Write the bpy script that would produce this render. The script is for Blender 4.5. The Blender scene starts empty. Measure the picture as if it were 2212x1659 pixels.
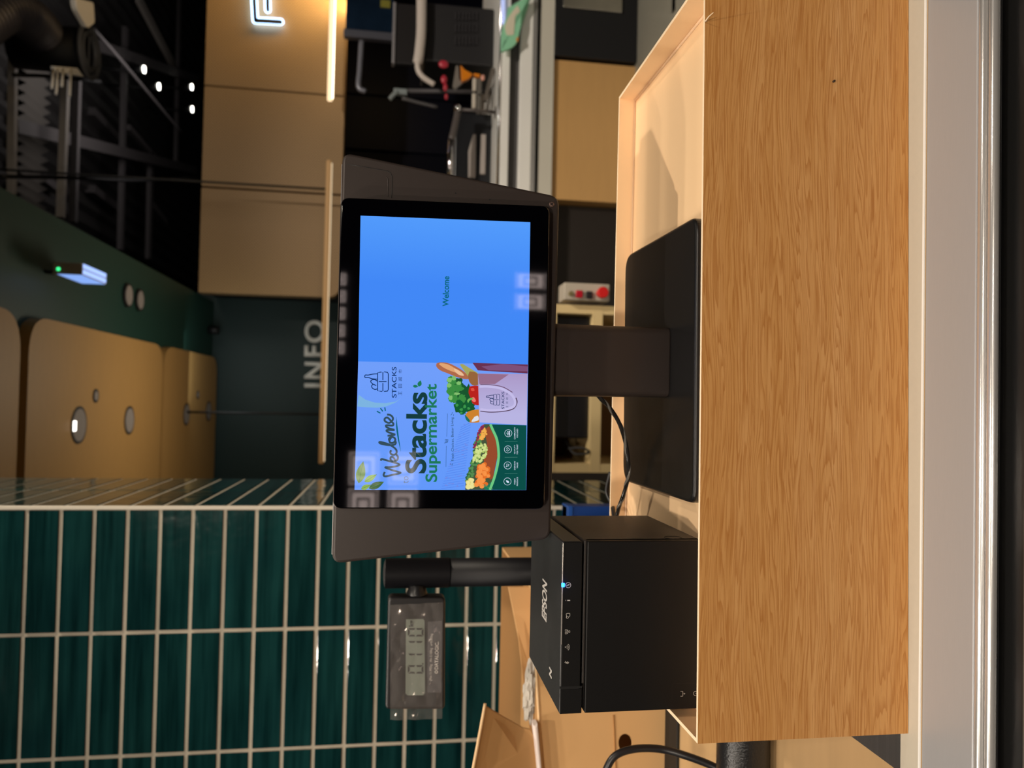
import bpy, bmesh, math, random
from mathutils import Vector, Matrix
random.seed(7)
S = bpy.context.scene
COL = S.collection
PI = math.pi
H = 1.2            # eye height of the camera above the shop floor

# ------------------------------------------------------------ camera, world, exposure
FPX = 1662.0
_Z = Vector((261, 10875, 1662)).normalized()
_Y = Vector((-32.5, 254.8, -1662)); _Y = (_Y - _Z * _Y.dot(_Z)).normalized()
_X = _Y.cross(_Z)
MW = Matrix((_X, _Y, _Z))            # upright camera frame -> world
right = MW @ Vector((1, 0, 0)); up = MW @ Vector((0, 1, 0)); back = MW @ Vector((0, 0, 1))
cd = bpy.data.cameras.new('camera'); cam = bpy.data.objects.new('camera', cd); COL.objects.link(cam)
cx, cy, cz = -up, right, back        # the phone was turned on its side: the world's up points left
R = Matrix((cx, cy, cz)).transposed().to_4x4()
cam.matrix_world = Matrix.Translation((0, 0, H)) @ R
cd.sensor_width = 36.0; cd.lens = FPX / 2212 * 36; cd.clip_start = .01
cd.dof.use_dof = True; cd.dof.focus_distance = .60; cd.dof.aperture_fstop = 8.5
S.camera = cam
w = bpy.data.worlds.new('world'); S.world = w; w.use_nodes = True
w.node_tree.nodes['Background'].inputs[0].default_value = (.9, .85, .8, 1)
w.node_tree.nodes['Background'].inputs[1].default_value = .035
S.view_settings.view_transform = 'Standard'; S.view_settings.look = 'None'
S.view_settings.exposure = 0; S.view_settings.gamma = 1

def light(name, loc, target, power, size, color=(1, .82, .62), kind='SPOT', angle=60, blend=.5, size_y=None):
    d = bpy.data.lights.new(name, kind); o = bpy.data.objects.new(name, d); COL.objects.link(o)
    o.location = loc; o.rotation_euler = (Vector(target) - Vector(loc)).to_track_quat('-Z', 'Y').to_euler()
    d.energy = power; d.color = color
    if kind == 'SPOT': d.spot_size = math.radians(angle); d.spot_blend = blend; d.shadow_soft_size = size
    elif kind == 'AREA':
        d.size = size
        if size_y: d.shape = 'RECTANGLE'; d.size_y = size_y
    else: d.shadow_soft_size = size
    return o
tgt = (.05, .62, .95)
WARM = (1, .87, .72)
light('unseen_ceiling_spot', (-.30, -.05, 3.0), tgt, 78, .018, WARM, angle=50)
light('unseen_ceiling_spot', (-1.45, -.65, 2.8), tgt, 45, .018, WARM, angle=50)
light('unseen_ceiling_spot', (-.45, -1.9, 2.4), tgt, 118, .07, WARM, angle=50)
light('unseen_ceiling_spot', (.75, -1.5, 2.6), tgt, 40, .04, WARM, angle=50)
light('unseen_ceiling_spot', (1.35, .25, 2.5), (-.1, .65, 1.0), 22, .02, WARM, angle=40)
light('unseen_ceiling_spot', (-1.2, .2, 2.95), (-.6, 1.6, 1.3), 48, .05, (1, .90, .78), angle=84)  # unseen spot added to brighten the tiled pillar
light('unseen_ceiling_spot', (-1.6, .6, 2.5), (-.5, 1.0, .85), 24, .04, (1, .88, .74), angle=60)  # unseen spot added for the cardboard box
light('unseen_ceiling_spot', (1.9, .8, 3.6), (1.7, 3.8, .4), 350, .08, (1, .90, .78), angle=70)  # unseen spot added to lift the neighbouring counter
light('unseen_ceiling_spot', (2.2, 3.4, 3.0), (2.2, 6.0, 2.2), 30, .45, (1, .90, .78), angle=90)  # added fill for the fascia, no fitting in view
light('unseen_ceiling_spot', (.9, 1.2, 2.9), (.0, 2.2, .6), 115, .05, (1, .87, .70), angle=80)  # added, unseen: brightens the cream cabinet and the pillar's side
light('soffit_fill', (.1, 4.4, 1.5), (-.05, 4.6, 2.63), 8.5, .5, (1, .86, .66), kind='AREA')  # unseen area fill added under the soffit and its panels
light('hall_fill', (3.2, 8.6, 3.4), (3.4, 9.6, 5.2), 17, 1.4, (1, .92, .88), kind='AREA')  # added fill, unseen, so the roof steel catches light
light('duct_fill', (1.9, 3.6, 2.3), (2.3, 4.6, 3.8), 4, .4, (1, .93, .86), kind='AREA')  # unseen fill added from below for the network boxes and duct
light('end_wall_fill', (.2, 5.6, 2.5), (.2, 6.6, 1.8), 1.9, .5, (.9, 1, 1), kind='AREA')  # unseen fill added for the green wall and its letters

# ------------------------------------------------------------ pixel measurements -> world
def ray(x, y):
    return MW @ Vector(((1659 - y - 829.5) / FPX, -(x - 1106) / FPX, -1))
def aZ(x, y, z):
    r = ray(x, y); p = r * ((z - H) / r.z); p.z = z; return p
def aY(x, y, Y):
    r = ray(x, y); p = r * (Y / r.y); p.z += H; return p

# ------------------------------------------------------------ materials
MATS = {}
def mat(name, col, rough=.5, metal=0, spec=.5, emit=None, es=0, alpha=1, bump=0, bscale=200, var=0, vscale=20, vstretch=(1, 1, 1), coat=0, trans=0, sheen=0):
    if name in MATS: return MATS[name]
    m = bpy.data.materials.new(name); m.use_nodes = True; nt = m.node_tree; b = nt.nodes['Principled BSDF']
    i = b.inputs
    i['Base Color'].default_value = (*col, 1); i['Roughness'].default_value = rough; i['Metallic'].default_value = metal
    i['Specular IOR Level'].default_value = spec; i['Coat Weight'].default_value = coat; i['Alpha'].default_value = alpha
    i['Transmission Weight'].default_value = trans
    if emit: i['Emission Color'].default_value = (*emit, 1); i['Emission Strength'].default_value = es
    if var or bump:
        tc = nt.nodes.new('ShaderNodeTexCoord')
    if var:
        mp = nt.nodes.new('ShaderNodeMapping'); mp.inputs['Scale'].default_value = vstretch
        n = nt.nodes.new('ShaderNodeTexNoise'); n.inputs['Scale'].default_value = vscale; n.inputs['Detail'].default_value = 4
        r = nt.nodes.new('ShaderNodeMapRange'); r.inputs['To Min'].default_value = 1 - var; r.inputs['To Max'].default_value = 1 + var
        mx = nt.nodes.new('ShaderNodeVectorMath'); mx.operation = 'SCALE'; mx.inputs[0].default_value = col
        nt.links.new(tc.outputs['Object'], mp.inputs[0]); nt.links.new(mp.outputs[0], n.inputs['Vector'])
        nt.links.new(n.outputs['Fac'], r.inputs['Value']); nt.links.new(r.outputs[0], mx.inputs['Scale'])
        nt.links.new(mx.outputs[0], i['Base Color'])
    if bump:
        n = nt.nodes.new('ShaderNodeTexNoise'); n.inputs['Scale'].default_value = bscale; n.inputs['Detail'].default_value = 3
        bp = nt.nodes.new('ShaderNodeBump'); bp.inputs['Strength'].default_value = bump; bp.inputs['Distance'].default_value = .001
        nt.links.new(tc.outputs['Object'], n.inputs['Vector']); nt.links.new(n.outputs['Fac'], bp.inputs['Height'])
        nt.links.new(bp.outputs[0], i['Normal'])
    MATS[name] = m; return m
def glow(name, col, strength): return mat(name, (0, 0, 0), .4, emit=col, es=strength)
def srgb(r, g, b):
    f = lambda c: (c / 255 / 12.92) if c <= 10.3 else ((c / 255 + .055) / 1.055) ** 2.4
    return (f(r), f(g), f(b))

def oak_material():
    m = bpy.data.materials.new('oak_laminate'); m.use_nodes = True; nt = m.node_tree; b = nt.nodes['Principled BSDF']; L = nt.links
    tc = nt.nodes.new('ShaderNodeTexCoord')
    # slow warp so the grain lines wander into long tongues
    mw = nt.nodes.new('ShaderNodeMapping'); mw.inputs['Scale'].default_value = (4.5, 1, 11)
    wn = nt.nodes.new('ShaderNodeTexNoise'); wn.inputs['Scale'].default_value = 1.0; wn.inputs['Detail'].default_value = 2
    ws = nt.nodes.new('ShaderNodeVectorMath'); ws.operation = 'SCALE'; ws.inputs['Scale'].default_value = .024
    wa = nt.nodes.new('ShaderNodeVectorMath'); wa.operation = 'ADD'
    L.new(tc.outputs['Object'], mw.inputs[0]); L.new(mw.outputs[0], wn.inputs['Vector']); L.new(wn.outputs['Color'], ws.inputs[0])
    L.new(tc.outputs['Object'], wa.inputs[0]); L.new(ws.outputs[0], wa.inputs[1])
    def streak(sx, sz, lo, hi, det=5):
        mp = nt.nodes.new('ShaderNodeMapping'); mp.inputs['Scale'].default_value = (sx, 3, sz)
        n = nt.nodes.new('ShaderNodeTexNoise'); n.inputs['Scale'].default_value = 1; n.inputs['Detail'].default_value = det; n.inputs['Roughness'].default_value = .62
        r = nt.nodes.new('ShaderNodeValToRGB'); r.color_ramp.elements[0].position = lo; r.color_ramp.elements[1].position = hi
        L.new(wa.outputs[0], mp.inputs[0]); L.new(mp.outputs[0], n.inputs['Vector']); L.new(n.outputs['Fac'], r.inputs[0]); return r
    a = streak(32, 1400, .54, .60, 3); c = streak(7, 400, .40, .66, 4); d = streak(1.2, 34, .3, .7, 2)
    # growth lines: narrow bands of the warped height, thinned out by a slow mask
    mg = nt.nodes.new('ShaderNodeMapping'); mg.inputs['Scale'].default_value = (2.0, 2, 46)
    ng = nt.nodes.new('ShaderNodeTexNoise'); ng.inputs['Scale'].default_value = 1; ng.inputs['Detail'].default_value = 3; ng.inputs['Roughness'].default_value = .45
    L.new(wa.outputs[0], mg.inputs[0]); L.new(mg.outputs[0], ng.inputs['Vector'])
    mm_ = nt.nodes.new('ShaderNodeMath'); mm_.operation = 'MULTIPLY'; mm_.inputs[1].default_value = 34; L.new(ng.outputs['Fac'], mm_.inputs[0])
    fr_ = nt.nodes.new('ShaderNodeMath'); fr_.operation = 'FRACT'; L.new(mm_.outputs[0], fr_.inputs[0])
    rg = nt.nodes.new('ShaderNodeValToRGB'); rg.color_ramp.elements[0].position = .45; rg.color_ramp.elements[1].position = .93
    e_ = rg.color_ramp.elements.new(1.0); e_.color = (0, 0, 0, 1); L.new(fr_.outputs[0], rg.inputs[0])
    def mix(f, A, B, k):
        x = nt.nodes.new('ShaderNodeMix'); x.data_type = 'RGBA'
        mm = nt.nodes.new('ShaderNodeMath'); mm.operation = 'MULTIPLY'; mm.inputs[1].default_value = k
        L.new(f, mm.inputs[0]); L.new(mm.outputs[0], x.inputs[0])
        if isinstance(A, tuple): x.inputs[6].default_value = (*A, 1)
        else: L.new(A, x.inputs[6])
        x.inputs[7].default_value = (*B, 1); return x.outputs[2]
    base = mix(d.outputs[0], (.66, .355, .135), (.60, .30, .095), 1)
    base = mix(c.outputs[0], base, (.53, .25, .07), .55)
    base = mix(rg.outputs[0], base, (.42, .165, .036), .72)
    base = mix(a.outputs[0], base, (.40, .155, .035), .55)
    L.new(base, b.inputs['Base Color']); b.inputs['Roughness'].default_value = .48; b.inputs['Specular IOR Level'].default_value = .3
    return m
M_OAK = oak_material()
M_PEACH = mat('peach_board', srgb(244, 208, 164), .38, spec=.4, var=.03, vscale=6)
M_EDGE = mat('cut_board_edge', srgb(250, 225, 190), .7)
M_BLK = mat('black_plastic', (.010, .0095, .0105), .42, bump=.12, bscale=2500)
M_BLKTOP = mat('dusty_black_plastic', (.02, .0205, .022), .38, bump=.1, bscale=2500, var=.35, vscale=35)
M_BLKSAT = mat('satin_black_metal', (.010, .010, .011), .32)
M_DARKBR = mat('bronze_grey_metal', (.036, .027, .024), .42, metal=.1, bump=.05, bscale=3000)
M_VOID = mat('deep_black', (.002, .002, .002), .6)
M_SILVER = mat('glint_silver', (.55, .53, .52), .3, metal=1)
M_CHROME = mat('chrome', (.8, .8, .82), .12, metal=1)
M_WHITEPRINT = mat('pale_print', srgb(190, 185, 178), .6)
M_GROUT = mat('cream_grout', srgb(205, 195, 176), .8, var=.12, vscale=40)
M_ALU = mat('satin_aluminium', (.41, .415, .435), .42, metal=.35, var=.04, vscale=60, vstretch=(1, 30, 1))
M_ALUL = mat('bright_aluminium', (.70, .69, .68), .25, metal=.7)
M_CREAM = mat('cream_counter_lip', srgb(188, 181, 166), .5, var=.04, vscale=200)
M_COUNTER = mat('light_wood_counter', srgb(178, 147, 106), .4, var=.12, vscale=4, vstretch=(2, 14, 1))
M_STEEL = mat('brushed_steel', (.16, .16, .165), .35, metal=.8, var=.2, vscale=3, vstretch=(2, 150, 1))
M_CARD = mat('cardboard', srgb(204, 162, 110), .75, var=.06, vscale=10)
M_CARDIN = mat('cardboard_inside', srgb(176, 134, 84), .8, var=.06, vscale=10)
M_CARDEDGE = mat('cardboard_edge', srgb(225, 190, 145), .8)
M_GREEN = mat('dark_green_paint', srgb(16, 54, 46), .55)
M_LWOOD = mat('pale_wood_panel', srgb(170, 132, 78), .5, var=.10, vscale=3, vstretch=(3, 40, 40))
M_LWOOD_SIDE = mat('wood_panel_edge', srgb(110, 82, 50), .6)
M_NAVY = mat('navy_panel', (.0008, .0012, .006), .65, spec=.1)
M_DSTEEL = mat('dark_painted_steel', (.075, .068, .07), .6)
M_BLACKP = mat('black_paint', (.004, .004, .005), .6)
M_WHITE = mat('white_plastic', srgb(220, 215, 208), .45)
M_RED = mat('red_plastic', srgb(200, 30, 30), .35)
M_GREYP = mat('grey_panel', srgb(175, 165, 150), .55)
M_LANEWOOD = mat('lane_wood_panel', srgb(198, 154, 96), .5, var=.06, vscale=3, vstretch=(2, 3, 14))
M_WHITECOAT = mat('white_counter', srgb(240, 238, 232), .35)

# ------------------------------------------------------------ mesh helpers
def link(name, me, m, parent=None):
    o = bpy.data.objects.new(name, me); COL.objects.link(o)
    if m is not None:
        for k in (m if isinstance(m, (list, tuple)) else [m]): me.materials.append(k)
    if parent is not None:
        o.parent = parent; o.matrix_parent_inverse = Matrix.Translation(-parent.location)
    return o
def thing(name, label, cat, loc=(0, 0, 0), group=None):
    o = bpy.data.objects.new(name, None); COL.objects.link(o); o.location = loc; o.empty_display_size = .02
    o['label'] = label; o['category'] = cat
    if group: o['group'] = group
    return o
def tag(o, label, cat, group=None):
    o['label'] = label; o['category'] = cat
    if group: o['group'] = group
    return o
def struct(o): o['kind'] = 'structure'; return o

class MB:
    def __init__(s): s.bm = bmesh.new(); s.mi = 0
    def _fin(s, faces):
        for f in faces: f.material_index = s.mi
    def hexa(s, c, bevel=0, seg=2):      # 8 corners: bottom 4 ccw, top 4 ccw
        bm = bmesh.new() if bevel else s.bm
        v = [bm.verts.new(p) for p in c]
        fs = [bm.faces.new([v[i] for i in q]) for q in ((3, 2, 1, 0), (4, 5, 6, 7), (0, 1, 5, 4), (1, 2, 6, 5), (2, 3, 7, 6), (3, 0, 4, 7))]
        if bevel:
            bmesh.ops.bevel(bm, geom=bm.edges[:], offset=bevel, segments=seg, profile=.5, affect='EDGES')
            s.merge(bm)
        else: s._fin(fs)
        return s
    def box(s, x0, x1, y0, y1, z0, z1, bevel=0, seg=2):
        if x0 > x1: x0, x1 = x1, x0
        if y0 > y1: y0, y1 = y1, y0
        if z0 > z1: z0, z1 = z1, z0
        return s.hexa([(x0, y0, z0), (x1, y0, z0), (x1, y1, z0), (x0, y1, z0), (x0, y0, z1), (x1, y0, z1), (x1, y1, z1), (x0, y1, z1)], bevel, seg)
    def merge(s, bm):
        me = bpy.data.meshes.new('t'); 
        for f in bm.faces: f.material_index = s.mi
        bm.to_mesh(me); s.bm.from_mesh(me); bm.free(); bpy.data.meshes.remove(me)
    def prism(s, pts, d, bevel=0, seg=2):     # polygon (3D points) extruded by vector d
        bm = bmesh.new(); d = Vector(d)
        a = [bm.verts.new(p) for p in pts]; b = [bm.verts.new(Vector(p) + d) for p in pts]
        bm.faces.new(a); bm.faces.new(b[::-1]); n = len(a)
        for i in range(n): bm.faces.new((a[i], b[i], b[(i + 1) % n], a[(i + 1) % n]))
        bmesh.ops.recalc_face_normals(bm, faces=bm.faces[:])
        if bevel:
            ed = [e for e in bm.edges if (e.verts[0] in a) == (e.verts[1] in a)]
            bmesh.ops.bevel(bm, geom=ed, offset=bevel, segments=seg, profile=.5, affect='EDGES')
        s.merge(bm); return s
    def face(s, pts):
        s._fin([s.bm.faces.new([s.bm.verts.new(p) for p in pts])]); return s
    def cyl(s, p0, p1, r, r1=None, n=32, caps=True, bevel=0):
        p0 = Vector(p0); p1 = Vector(p1); r1 = r if r1 is None else r1
        q = (p1 - p0).to_track_quat('Z', 'Y'); bm = bmesh.new()
        A = [bm.verts.new(p0 + q @ Vector((math.cos(2*PI*i/n)*r, math.sin(2*PI*i/n)*r, 0))) for i in range(n)]
        B = [bm.verts.new(p1 + q @ Vector((math.cos(2*PI*i/n)*r1, math.sin(2*PI*i/n)*r1, 0))) for i in range(n)]
        for i in range(n): bm.faces.new((A[i], A[(i+1) % n], B[(i+1) % n], B[i])).smooth = True
        if caps:
            bm.faces.new(A[::-1]); bm.faces.new(B)
            if bevel:
                ed = [e for e in bm.edges if (e.verts[0] in A) == (e.verts[1] in A)]
                bmesh.ops.bevel(bm, geom=ed, offset=bevel, segments=3, profile=.5, affect='EDGES')
        s.merge(bm); return s
    def tube(s, pts, r, n=12, sub=8, closed=False):
        P = smooth(pts, sub) if sub > 1 else [Vector(p) for p in pts]
        bm = bmesh.new(); rings = []; prev = None
        for i, p in enumerate(P):
            t = (P[min(i+1, len(P)-1)] - P[max(i-1, 0)]).normalized()
            if prev is None: u = t.orthogonal().normalized()
            else: u = (prev - t * prev.dot(t)).normalized()
            prev = u; v = t.cross(u)
            rr = r(i / (len(P)-1)) if callable(r) else r
            rings.append([bm.verts.new(p + (u*math.cos(2*PI*k/n) + v*math.sin(2*PI*k/n))*rr) for k in range(n)])
        for a, b in zip(rings, rings[1:]):
            for k in range(n): bm.faces.new((a[k], a[(k+1) % n], b[(k+1) % n], b[k])).smooth = True
        bm.faces.new(rings[0][::-1]); bm.faces.new(rings[-1])
        s.merge(bm); return s
    def sphere(s, c, r, sx=1, sy=1, sz=1, n=20):
        bm = bmesh.new(); bmesh.ops.create_uvsphere(bm, u_segments=n, v_segments=n//2, radius=r)
        for v in bm.verts: v.co = Vector((v.co.x*sx + c[0], v.co.y*sy + c[1], v.co.z*sz + c[2]))
        for f in bm.faces: f.smooth = True
        s.merge(bm); return s
    def make(s, name, m, parent=None):
        bmesh.ops.recalc_face_normals(s.bm, faces=s.bm.faces[:]) if False else None
        me = bpy.data.meshes.new(name); s.bm.to_mesh(me); s.bm.free()
        return link(name, me, m, parent)
def smooth(pts, sub):
    P = [Vector(p) for p in pts]; P = [P[0]*2 - P[1]] + P + [P[-1]*2 - P[-2]]; out = []
    for i in range(1, len(P)-2):
        a, b, c, d = P[i-1:i+3]
        for k in range(sub):
            t = k / sub
            out.append(.5*((2*b) + (c-a)*t + (2*a-5*b+4*c-d)*t*t + (3*b-a-3*c+d)*t**3))
    out.append(P[-2]); return out
def rrect(x0, x1, z0, z1, r, n=6, y=0):      # rounded rectangle in the XZ plane
    out = []
    for cx_, cz_, a0 in ((x1-r, z1-r, 0), (x0+r, z1-r, 90), (x0+r, z0+r, 180), (x1-r, z0+r, 270)):
        for k in range(n+1):
            a = math.radians(a0 + 90*k/n); out.append((cx_ + r*math.cos(a), y, cz_ + r*math.sin(a)))
    return out
def roundpoly(P, r, n=6):                    # round the corners of a 3D polygon; r may be a list
    out = []; N = len(P); P = [Vector(p) for p in P]
    for i, p in enumerate(P):
        rr = r[i] if isinstance(r, (list, tuple)) else r
        a = (P[i-1] - p).normalized(); b = (P[(i+1) % N] - p).normalized()
        if rr <= 0: out.append(p); continue
        A = p + a*rr; B = p + b*rr
        for k in range(n+1):
            t = k/n; out.append(A*(1-t)**2 + p*2*t*(1-t) + B*t*t)
    return out
def text_mesh(body, bold=0, shear=0, spacing=1):
    cu = bpy.data.curves.new('t', 'FONT'); cu.body = body; cu.size = 1; cu.offset = bold; cu.shear = shear; cu.space_character = spacing
    o = bpy.data.objects.new('t', cu); COL.objects.link(o)
    dg = bpy.context.evaluated_depsgraph_get(); me = bpy.data.meshes.new_from_object(o.evaluated_get(dg))
    bpy.data.objects.remove(o); bpy.data.curves.remove(cu); return me
def text_fit(name, body, o, ex, ey, m, parent, **k):   # text fitted into the parallelogram o, o+ex, o+ey (baseline along ex)
    me = text_mesh(body, **k); me.name = name
    xs = [v.co.x for v in me.vertices]; ys = [v.co.y for v in me.vertices]
    x0, x1, y0, y1 = min(xs), max(xs), min(ys), max(ys)
    o = Vector(o); ex = Vector(ex); ey = Vector(ey)
    for v in me.vertices:
        v.co = o + ex*((v.co.x-x0)/(x1-x0)) + ey*((v.co.y-y0)/(y1-y0))
    me.materials.clear()
    return link(name, me, m, parent)

# ============================================================ THE SETTING
B = MB().box(-4, 14, -5, 26, -.05, 0)
struct(B.make('floor', mat('polished_concrete', srgb(150, 146, 132), .25, var=.15, vscale=3)))
# ceiling deck: corrugated sheets running away from the viewer
B = MB(); n = 300; bm = B.bm; prof = []
for i in range(n+1):
    X = -4 + 18*i/n; prof.append((X, 5.2 + (.07 if i % 4 in (1, 2) else 0)))
va = [bm.verts.new((X, -5, Z)) for X, Z in prof]; vb = [bm.verts.new((X, 26, Z)) for X, Z in prof]
for i in range(n): bm.faces.new((va[i], va[i+1], vb[i+1], vb[i]))
struct(B.make('ceiling', mat('dark_metal_deck', (.03, .028, .028), .6)))
SOF = 2.63
# dark green soffit and green end wall
struct(MB().box(-4, .765, 2.1, 6.62, SOF+.05, SOF+.9).make('trim_1', M_GREEN))
struct(MB().box(-4, .84, 6.6, 6.7, 0, SOF+.9).make('wall_back', mat('deep_green_paint', srgb(10, 40, 40), .6)))
struct(MB().box(.84, 8, 7.2, 7.3, 0, 2.66).make('wall_recess', M_NAVY))
struct(MB().box(.84, 4.2, 6.125, 7.2, 2.60, 2.66).make('trim_3', M_BLACKP))
struct(MB().box(-4, 14, 26, 26.1, 0, 5.3).make('wall_far', M_BLACKP))
struct(MB().box(.80, .86, 6.14, 7.3, 0, 2.66).make('trim_2', M_BLACKP))
struct(MB().box(3.9, 4.2, 5.95, 7.2, 0, 2.66).make('trim_4', M_BLACKP))
struct(MB().box(14, 14.1, -5, 26, 0, 5.3).make('wall_right', M_BLACKP))
struct(MB().box(-4.1, -4, -5, 26, 0, 5.3).make('wall_left', M_BLACKP))
struct(MB().box(-4, 14, -4.2, -4.1, 0, 5.3).make('wall_front', mat('shopfront_dark', (.01, .01, .012), .7)))

# tiled pillar
PX, PY, PZ = .24, 1.62, .0612
t = thing('tiled_pillar', 'square pillar clad in glossy dark green horizontal tiles with cream grout, left of the display', 'pillar', (-.9, 1.9, 0))
CXR = -.2235
struct(t)
MB().box(-2.4, CXR-.0008, PY-.0008, 2.160, 0, 2.62).make('grout_core', M_GROUT, t)
def tile_material():
    m = bpy.data.materials.new('green_glazed_tile'); m.use_nodes = True; nt = m.node_tree; b = nt.nodes['Principled BSDF']; L = nt.links
    tc = nt.nodes.new('ShaderNodeTexCoord'); mp = nt.nodes.new('ShaderNodeMapping'); mp.inputs['Scale'].default_value = (4, 4, 75)
    n = nt.nodes.new('ShaderNodeTexNoise'); n.inputs['Scale'].default_value = 1; n.inputs['Detail'].default_value = 3
    r = nt.nodes.new('ShaderNodeValToRGB'); e = r.color_ramp.elements
    e[0].position = .3; e[0].color = (.003, .022, .023, 1); e[1].position = .72; e[1].color = (.010, .058, .058, 1)
    L.new(tc.outputs['Object'], mp.inputs[0]); L.new(mp.outputs[0], n.inputs['Vector']); L.new(n.outputs['Fac'], r.inputs[0])
    n2 = nt.nodes.new('ShaderNodeTexNoise'); n2.inputs['Scale'].default_value = 7
    L.new(tc.outputs['Object'], n2.inputs['Vector'])
    mx = nt.nodes.new('ShaderNodeMix'); mx.data_type = 'RGBA'; mx.blend_type = 'MULTIPLY'; mx.inputs[0].default_value = .6
    r2 = nt.nodes.new('ShaderNodeValToRGB'); r2.color_ramp.elements[0].position = .3; r2.color_ramp.elements[1].position = .6; r2.color_ramp.elements[0].color = (.45, .6, .7, 1)
    L.new(n2.outputs['Fac'], r2.inputs[0]); L.new(r.outputs[0], mx.inputs[6]); L.new(r2.outputs[0], mx.inputs[7]); L.new(mx.outputs[2], b.inputs['Base Color'])
    b.inputs['Roughness'].default_value = .07; b.inputs['Specular IOR Level'].default_value = .55
    n3 = nt.nodes.new('ShaderNodeTexNoise'); n3.inputs['Scale'].default_value = 22; L.new(tc.outputs['Object'], n3.inputs['Vector'])
    bp = nt.nodes.new('ShaderNodeBump'); bp.inputs['Strength'].default_value = .35; bp.inputs['Distance'].default_value = .002
    L.new(n3.outputs['Fac'], bp.inputs['Height']); L.new(bp.outputs[0], b.inputs['Normal'])
    return m
M_TILE = tile_material()
B = MB()
g = .0035
z0 = 1.346 - 13*PZ
for r_ in range(-8, 36):
    za = z0 + r_*PZ + g; zb = z0 + (r_+1)*PZ - g
    if za < 0 or zb > 2.62: continue
    for c_ in range(9):
        x1 = CXR - .0065 - c_*PX - (g if c_ else 0) + (0 if c_ else 0); x0 = CXR - .0065 - (c_+1)*PX + g
        a, b_ = random.uniform(-.0009, .0009), random.uniform(-.0009, .0009)
        B.hexa([(x0, PY-.003+a, za), (x1, PY-.003+b_, za), (x1, PY+.006, za), (x0, PY+.006, za), (x0, PY-.003+b_, zb), (x1, PY-.003-a, zb), (x1, PY+.006, zb), (x0, PY+.006, zb)], .0013, 2)
    for (ya, yb) in ((PY+.007, 1.890), (1.897, 2.158)):
        B.hexa([(CXR-.006, ya, za), (CXR+.001, ya, za), (CXR+.001, yb, za), (CXR-.006, yb, za), (CXR-.006, ya, zb), (CXR+.001, ya, zb), (CXR+.001, yb, zb), (CXR-.006, yb, zb)], .0012, 1)
B.make('tile_facing', M_TILE, t)
MB().box(CXR-.0055, CXR+.002, PY-.004, PY+.006, 0, 2.62, .0015).make('corner_bead', mat('cream_bead', srgb(222, 214, 198), .5), t)

# --- wood ceiling panels with lights
def ceil_panel(label, x0, x1, y0, y1, lights):
    t = thing('ceiling_panel', label, 'ceiling panel', ((x0+x1)/2, y0, SOF), 'wooden panels under the green soffit')
    P = roundpoly([(x0, y0, SOF), (x1, y0, SOF), (x1, y1, SOF), (x0, y1, SOF)], .16, 8)
    MB().prism(P, (0, 0, .049)).make('board', M_LWOOD, t)
    for (lx, ly, lr, on) in lights:
        f = MB().cyl((lx, ly, SOF-.004), (lx, ly, SOF+.001), lr+.012).make('light_ring', M_BLACKP, t)
        MB().cyl((lx, ly, SOF-.005), (lx, ly, SOF-.0035), lr).make('lens', mat('grey_lens', (.30, .27, .26), .3), f)
        if on: MB().box(lx-.025, lx+.02, ly-lr*.95, ly-lr*.62, SOF-.008, SOF-.004, .001).make('bulb', glow('lamp_white', (1, .95, .85), 5), f)
    return t
XR = .303
ceil_panel('pale wood ceiling panel nearest the top of the pillar, only its rounded corner in view', -1.7, .306, 2.3, 3.22, [])
ceil_panel('pale wood ceiling panel with two round lights, middle one of the row', -1.7, XR, 3.29, 5.07, [(-.149, 3.80, .075, True), (-.146, 4.48, .066, False), (-.014, 3.99, .022, False)])
ceil_panel('pale wood ceiling panel farthest away, end one of the row with two round lights', -1.7, .305, 5.10, 6.55, [(-.136, 5.65, .066, False), (-.124, 6.3, .066, False), (.001, 5.95, .02, False)])
for k, (px, py, rr) in enumerate(((277, 638, .055), (302, 648, .052))):
    p = aZ(px, py, SOF+.04)
    t = thing('recessed_light', ('nearer' if k == 0 else 'farther') + ' of the two round grey lights side by side on the green soffit', 'ceiling light', p, 'paired lights on the green soffit')
    MB().cyl((p.x, p.y, SOF+.035), (p.x, p.y, SOF+.049), rr+.012).make('light_ring', M_BLACKP, t)
    MB().cyl((p.x, p.y, SOF+.033), (p.x, p.y, SOF+.0345), rr).make('lens', MATS['grey_lens'], t)
# emergency light
EY = 3.40
ex1 = aY(145, 567, EY).x; ex0 = aY(145, 592, EY).x; ez = aY(178, 580, EY).z
t = thing('emergency_light', 'white box light with blue-white glowing faces and green dot hanging from the green soffit', 'emergency light', (.5, EY, SOF))
et = aY(113, 580, EY).z
MB().box(ex0, ex1, EY, EY+.27, ez, et, .003).make('housing', M_GREYP, t)
MB().box((ex0+ex1)/2-.006, (ex0+ex1)/2+.006, EY+.12, EY+.15, et, SOF+.05).make('bracket', M_BLACKP, t)
MB().prism([(ex0-.0015, EY+.10, ez+.10), (ex0-.0015, EY+.008, ez+.098), (ex0-.0015, EY+.008, ez+.004), (ex0-.0015, EY+.265, ez+.004), (ex0-.0015, EY+.265, ez+.10)], (.002, 0, 0)).make('side_diffuser', glow('cool_lamp', (.26, .45, 1), .95), t)
for k in (0, 1):
    a = ex0+.004+k*(ex1-ex0)*.5
    MB().box(a, a+(ex1-ex0)*.38, EY+.005, EY+.26, ez-.002, ez+.001).make('tube', glow('cool_lamp_bright', (.36, .52, 1), 1.3), t)
q = aY(126, 581, EY-.001); MB().cyl((q.x, EY-.002, q.z), (q.x, EY+.001, q.z), .007).make('status_light', glow('green_led', (.05, 1, .3), 1.6), t)
p = aZ(450, 713, SOF+.05)
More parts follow.
